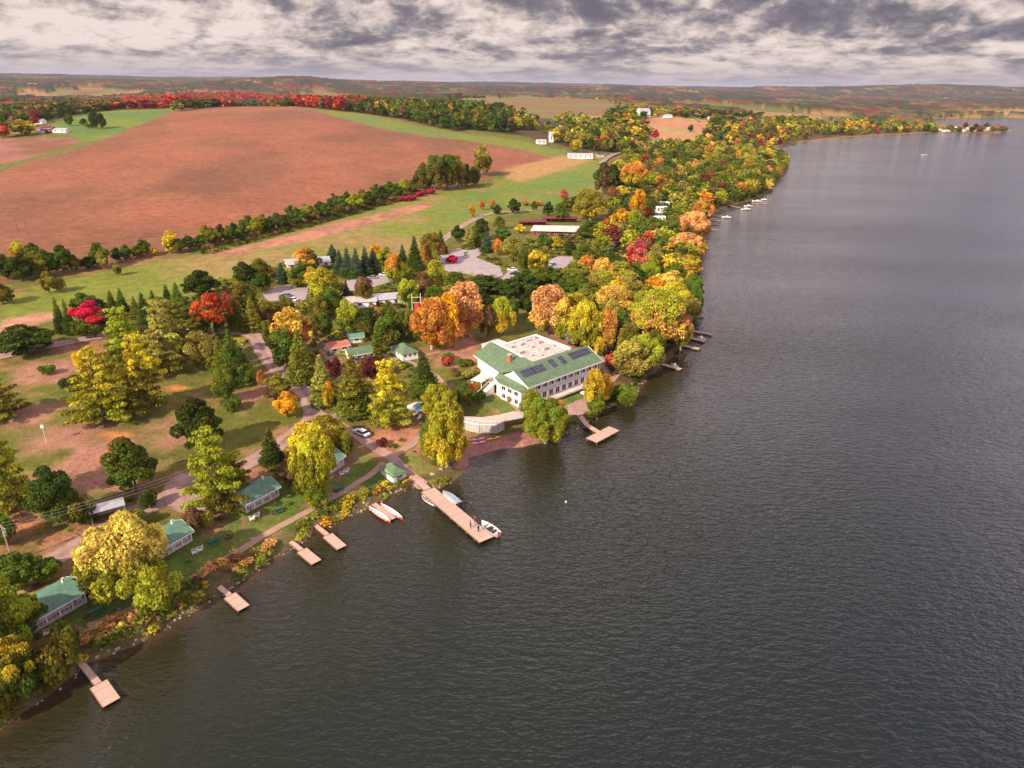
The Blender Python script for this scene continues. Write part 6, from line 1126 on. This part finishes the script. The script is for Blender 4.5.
# ------------------------------------------------------------------ labels for the trees that have none yet
LM = [(n_, *gp(*q_)[:2]) for n_, q_ in (('the nearest cottage', (62, 600)), ('the second cottage', (178, 540)), ('the third cottage', (262, 500)), ('the junction cottage', (335, 468)), ('the boathouse', (393, 478)), ('the garden cottage', (360, 355)), ('the green pavilion', (403, 354)), ('the lodge', (540, 375)), ('the pale parking lot', (470, 262)), ('the clubhouse', (557, 235)),
  ('the white trailers', (661, 213)), ('the long grey-roofed hall', (306, 262)), ('the white-roofed hall', (388, 300)), ('the crimson maple', (96, 340)), ('the big pine clump', (125, 410)), ('the orange-red maple', (217, 335)), ('the curved-roof shelter', (113, 508)), ('the yellow field-corner tree', (21, 262)), ('the dark field-corner grove', (445, 190)), ('the long far barn', (580, 158)), ('the far farm', (45, 132)), ('the far point', (970, 131)),
  ('the paired docks', (315, 535)), ('the swimming pool', (422, 407)), ('the private docks', (690, 335)), ('the northern docks', (703, 232)), ('the paved loop', (290, 295)), ('the T-shaped dock', (590, 425)), ('the park road bend', (305, 415)), ('the lane', (600, 262)))]
ORD = ['first', 'second', 'third', 'fourth', 'fifth', 'sixth', 'seventh', 'eighth', 'ninth', 'tenth', 'eleventh', 'twelfth', 'thirteenth', 'fourteenth', 'fifteenth', 'sixteenth', 'seventeenth', 'eighteenth', 'nineteenth', 'twentieth', '21st', '22nd', '23rd', '24th', '25th', '26th', '27th', '28th', '29th', '30th', '31st', '32nd', '33rd', '34th', '35th']
used = {}
for d in LABELS_PENDING:
    o = d['o']
    if d['group']: o['group'] = d['group']
    elif d['kind'] in 'SPC': o['group'] = 'evergreens of the resort grounds'
    elif d['kind'] == 'U': o['group'] = 'shrubs of the resort grounds'
    else: o['group'] = 'autumn trees of the resort and shore'
    if d['label']: o['label'] = d['label']; continue
    if d['group'] == 'hedgerow trees': base = CNAME[d['col']]+' tree in the long hedgerow below the ploughed hill'
    else:
        n_, lx, ly = min(LM, key=lambda l: (l[1]-d['x'])**2+(l[2]-d['y'])**2); ra = math.hypot(d['x'], d['y']); rl_ = math.hypot(lx, ly); da = math.atan2(d['x'], d['y'])-math.atan2(lx, ly); lat = da*rl_
        rel = 'left of' if lat < -abs(ra-rl_)*.6 else 'right of' if lat > abs(ra-rl_)*.6 else ('behind' if ra > rl_ else 'in front of')
        size = 'small' if d['h'] < 5.5 and d['kind'] != 'U' else 'tall' if d['h'] > 12.5 else ''
        kn = KNAME[d['kind']][2]
        base = ' '.join([size, CNAME[d['col']]+('' if d['kind'] == 'U' else ' and '+CNAME[d['col2']] if d['col2'] and d['col2'] != d['col'] else ''), kn, rel, n_]).strip()
    used.setdefault(base, []).append(d)
for base, L_ in used.items():
    if len(L_) == 1: L_[0]['o']['label'] = base; continue
    L_.sort(key=lambda d: d['x']/d['y'])
    for k, d in enumerate(L_): d['o']['label'] = base+(', %s from the left' % ORD[min(k, 34)] if len(L_) > 2 else ', '+('left', 'right')[k]+' one')
# ------------------------------------------------------------------ light, sky, haze
SUNV = Vector((-.66, -.75, 0)).normalized(); EL = math.radians(34)
sd_ = Vector((SUNV.x*math.cos(EL), SUNV.y*math.cos(EL), math.sin(EL)))
sl = D.lights.new('sun', 'SUN'); sl.energy = 4.9; sl.angle = math.radians(.9); sl.color = (1., .85, .64); so = D.objects.new('sun', sl); COL.objects.link(so); so.location = (-300, -200, 400); so.rotation_euler = (-sd_).to_track_quat('-Z', 'Y').to_euler()
wd = D.worlds.new('World'); SC.world = wd; wd.use_nodes = True; nt = wd.node_tree; nt.nodes.clear(); L = nt.links.new
out = N(nt, 'ShaderNodeOutputWorld'); bg = N(nt, 'ShaderNodeBackground'); bg2 = N(nt, 'ShaderNodeBackground'); mixs = N(nt, 'ShaderNodeMixShader')
sky = N(nt, 'ShaderNodeTexSky'); sky.sky_type = 'NISHITA'; sky.sun_disc = False; sky.sun_elevation = EL; sky.sun_rotation = math.atan2(SUNV.x, SUNV.y); sky.dust_density = 1.; sky.altitude = 100
L(sky.outputs[0], bg.inputs[0]); bg.inputs[1].default_value = .10
tc = N(nt, 'ShaderNodeTexCoord'); sx = N(nt, 'ShaderNodeSeparateXYZ'); L(tc.outputs['Generated'], sx.inputs[0])
def mth(op, a_, b_=None, c_=None):
    n = N(nt, 'ShaderNodeMath', operation=op)
    for i, v in enumerate((a_, b_, c_)):
        if v is None: continue
        if isinstance(v, (int, float)): n.inputs[i].default_value = v
        else: L(v, n.inputs[i])
    return n.outputs[0]
def cloud(dz, sc_, zs, seedz, det=8, rg=.6):
    z_ = mth('ADD', mth('MAXIMUM', sx.outputs['Z'], .0), .022); el_ = mth('MULTIPLY_ADD', mth('LOGARITHM', z_, 2.718), zs, seedz+dz); cb = N(nt, 'ShaderNodeCombineXYZ'); L(mth('MULTIPLY', sx.outputs['X'], sc_), cb.inputs[0]); L(mth('MULTIPLY', sx.outputs['Y'], sc_), cb.inputs[1]); L(el_, cb.inputs[2])
    nz = N(nt, 'ShaderNodeTexNoise'); nz.inputs['Scale'].default_value = 1.; nz.inputs['Detail'].default_value = det; nz.inputs['Roughness'].default_value = rg; nz.inputs['Lacunarity'].default_value = 2.1; nz.inputs['Distortion'].default_value = .25; L(cb.outputs[0], nz.inputs['Vector']); return nz.outputs['Fac']
n_a = cloud(0, 5., 1.7, 3.1, 8, .56); n_b = cloud(-.16, 5., 1.7, 3.1, 8, .56); n_c = cloud(0, 2.2, .9, 8.3, 4, .5); n_d = cloud(0, 26., 5.2, 1.7, 7, .6)
topd = N(nt, 'ShaderNodeMapRange'); topd.inputs[1].default_value = .05; topd.inputs[2].default_value = .125; topd.inputs[3].default_value = .05; topd.inputs[4].default_value = -.13; L(sx.outputs['Z'], topd.inputs[0])
lit = mth('ADD', topd.outputs[0], mth('MULTIPLY_ADD', mth('SUBTRACT', n_b, n_a), 3.2, mth('MULTIPLY_ADD', mth('SUBTRACT', n_a, .5), 2.5, mth('MULTIPLY_ADD', mth('SUBTRACT', .5, n_c), .8, mth('MULTIPLY_ADD', mth('SUBTRACT', n_d, .5), 2.2, .63)))))
cr = N(nt, 'ShaderNodeValToRGB'); e = cr.color_ramp.elements; e[0].position = .0; e[0].color = (.17, .15, .19, 1); e[1].position = 1.; e[1].color = (.88, .74, .68, 1)
for p_, c_ in ((.3, (.23, .205, .235, 1)), (.5, (.37, .325, .335, 1)), (.72, (.64, .53, .49, 1))): k = e.new(p_); k.color = c_
L(lit, cr.inputs[0])
hzf = N(nt, 'ShaderNodeMapRange', interpolation_type='SMOOTHSTEP'); hzf.inputs[1].default_value = .0; hzf.inputs[2].default_value = .045; hzf.inputs[3].default_value = .8; hzf.inputs[4].default_value = 0.; L(sx.outputs['Z'], hzf.inputs[0])
hm = N(nt, 'ShaderNodeMix', data_type='RGBA'); L(hzf.outputs[0], hm.inputs['Factor']); L(cr.outputs[0], hm.inputs['A']); hm.inputs['B'].default_value = (.47, .42, .43, 1)
tz = N(nt, 'ShaderNodeMapRange'); tz.inputs[1].default_value = .12; tz.inputs[2].default_value = .3; L(sx.outputs['Z'], tz.inputs[0]); tm_ = N(nt, 'ShaderNodeMix', data_type='RGBA', blend_type='MULTIPLY'); L(tz.outputs[0], tm_.inputs['Factor']); L(hm.outputs['Result'], tm_.inputs['A']); tm_.inputs['B'].default_value = (.90, .88, 1.06, 1); L(tm_.outputs['Result'], bg2.inputs[0]); up_ = N(nt, 'ShaderNodeMapRange', interpolation_type='SMOOTHSTEP'); up_.inputs[1].default_value = .13; up_.inputs[2].default_value = .45; up_.inputs[3].default_value = .66; up_.inputs[4].default_value = 3.2; L(sx.outputs['Z'], up_.inputs[0]); up_.inputs[2].default_value = .26
dn_ = N(nt, 'ShaderNodeMapRange', interpolation_type='SMOOTHSTEP'); dn_.inputs[1].default_value = .36; dn_.inputs[2].default_value = .68; dn_.inputs[3].default_value = 1.; dn_.inputs[4].default_value = .42; L(sx.outputs['Z'], dn_.inputs[0]); L(mth('MULTIPLY', up_.outputs[0], dn_.outputs[0]), bg2.inputs[1])
gap = N(nt, 'ShaderNodeMapRange', interpolation_type='SMOOTHSTEP'); gap.inputs[1].default_value = .22; gap.inputs[2].default_value = .30; L(n_a, gap.inputs[0])
L(gap.outputs[0], mixs.inputs[0]); L(bg.outputs[0], mixs.inputs[1]); L(bg2.outputs[0], mixs.inputs[2]); L(mixs.outputs[0], out.inputs[0])
HAZE = True
if HAZE:
    m = D.materials.new('haze_air'); m.use_nodes = True; t_n = m.node_tree; t_n.nodes.clear(); o_ = t_n.nodes.new('ShaderNodeOutputMaterial'); v_ = t_n.nodes.new('ShaderNodeVolumePrincipled'); v_.inputs['Color'].default_value = (.66, .72, .95, 1); v_.inputs['Density'].default_value = .000024; v_.inputs['Anisotropy'].default_value = .2; t_n.links.new(v_.outputs[0], o_.inputs['Volume'])
    hb = MB(); R9 = 30500; zt = 190; MT['haze'] = m; hb.box(-R9, R9, -R9, R9, -3.5, zt, 'haze'); ho = hb.build('haze'); setp(ho, 'thin pale haze over the far land', 'haze', None, 'stuff')
SC.view_settings.view_transform = 'Standard'; SC.view_settings.look = 'None'; SC.view_settings.gamma = 1; SC.view_settings.exposure = .6
SC.render.engine = 'CYCLES'; SC.cycles.use_denoising = True; SC.cycles.max_bounces = 5; SC.cycles.diffuse_bounces = 2; SC.cycles.glossy_bounces = 2; SC.cycles.transmission_bounces = 2; SC.cycles.volume_bounces = 0; SC.cycles.use_adaptive_sampling = True
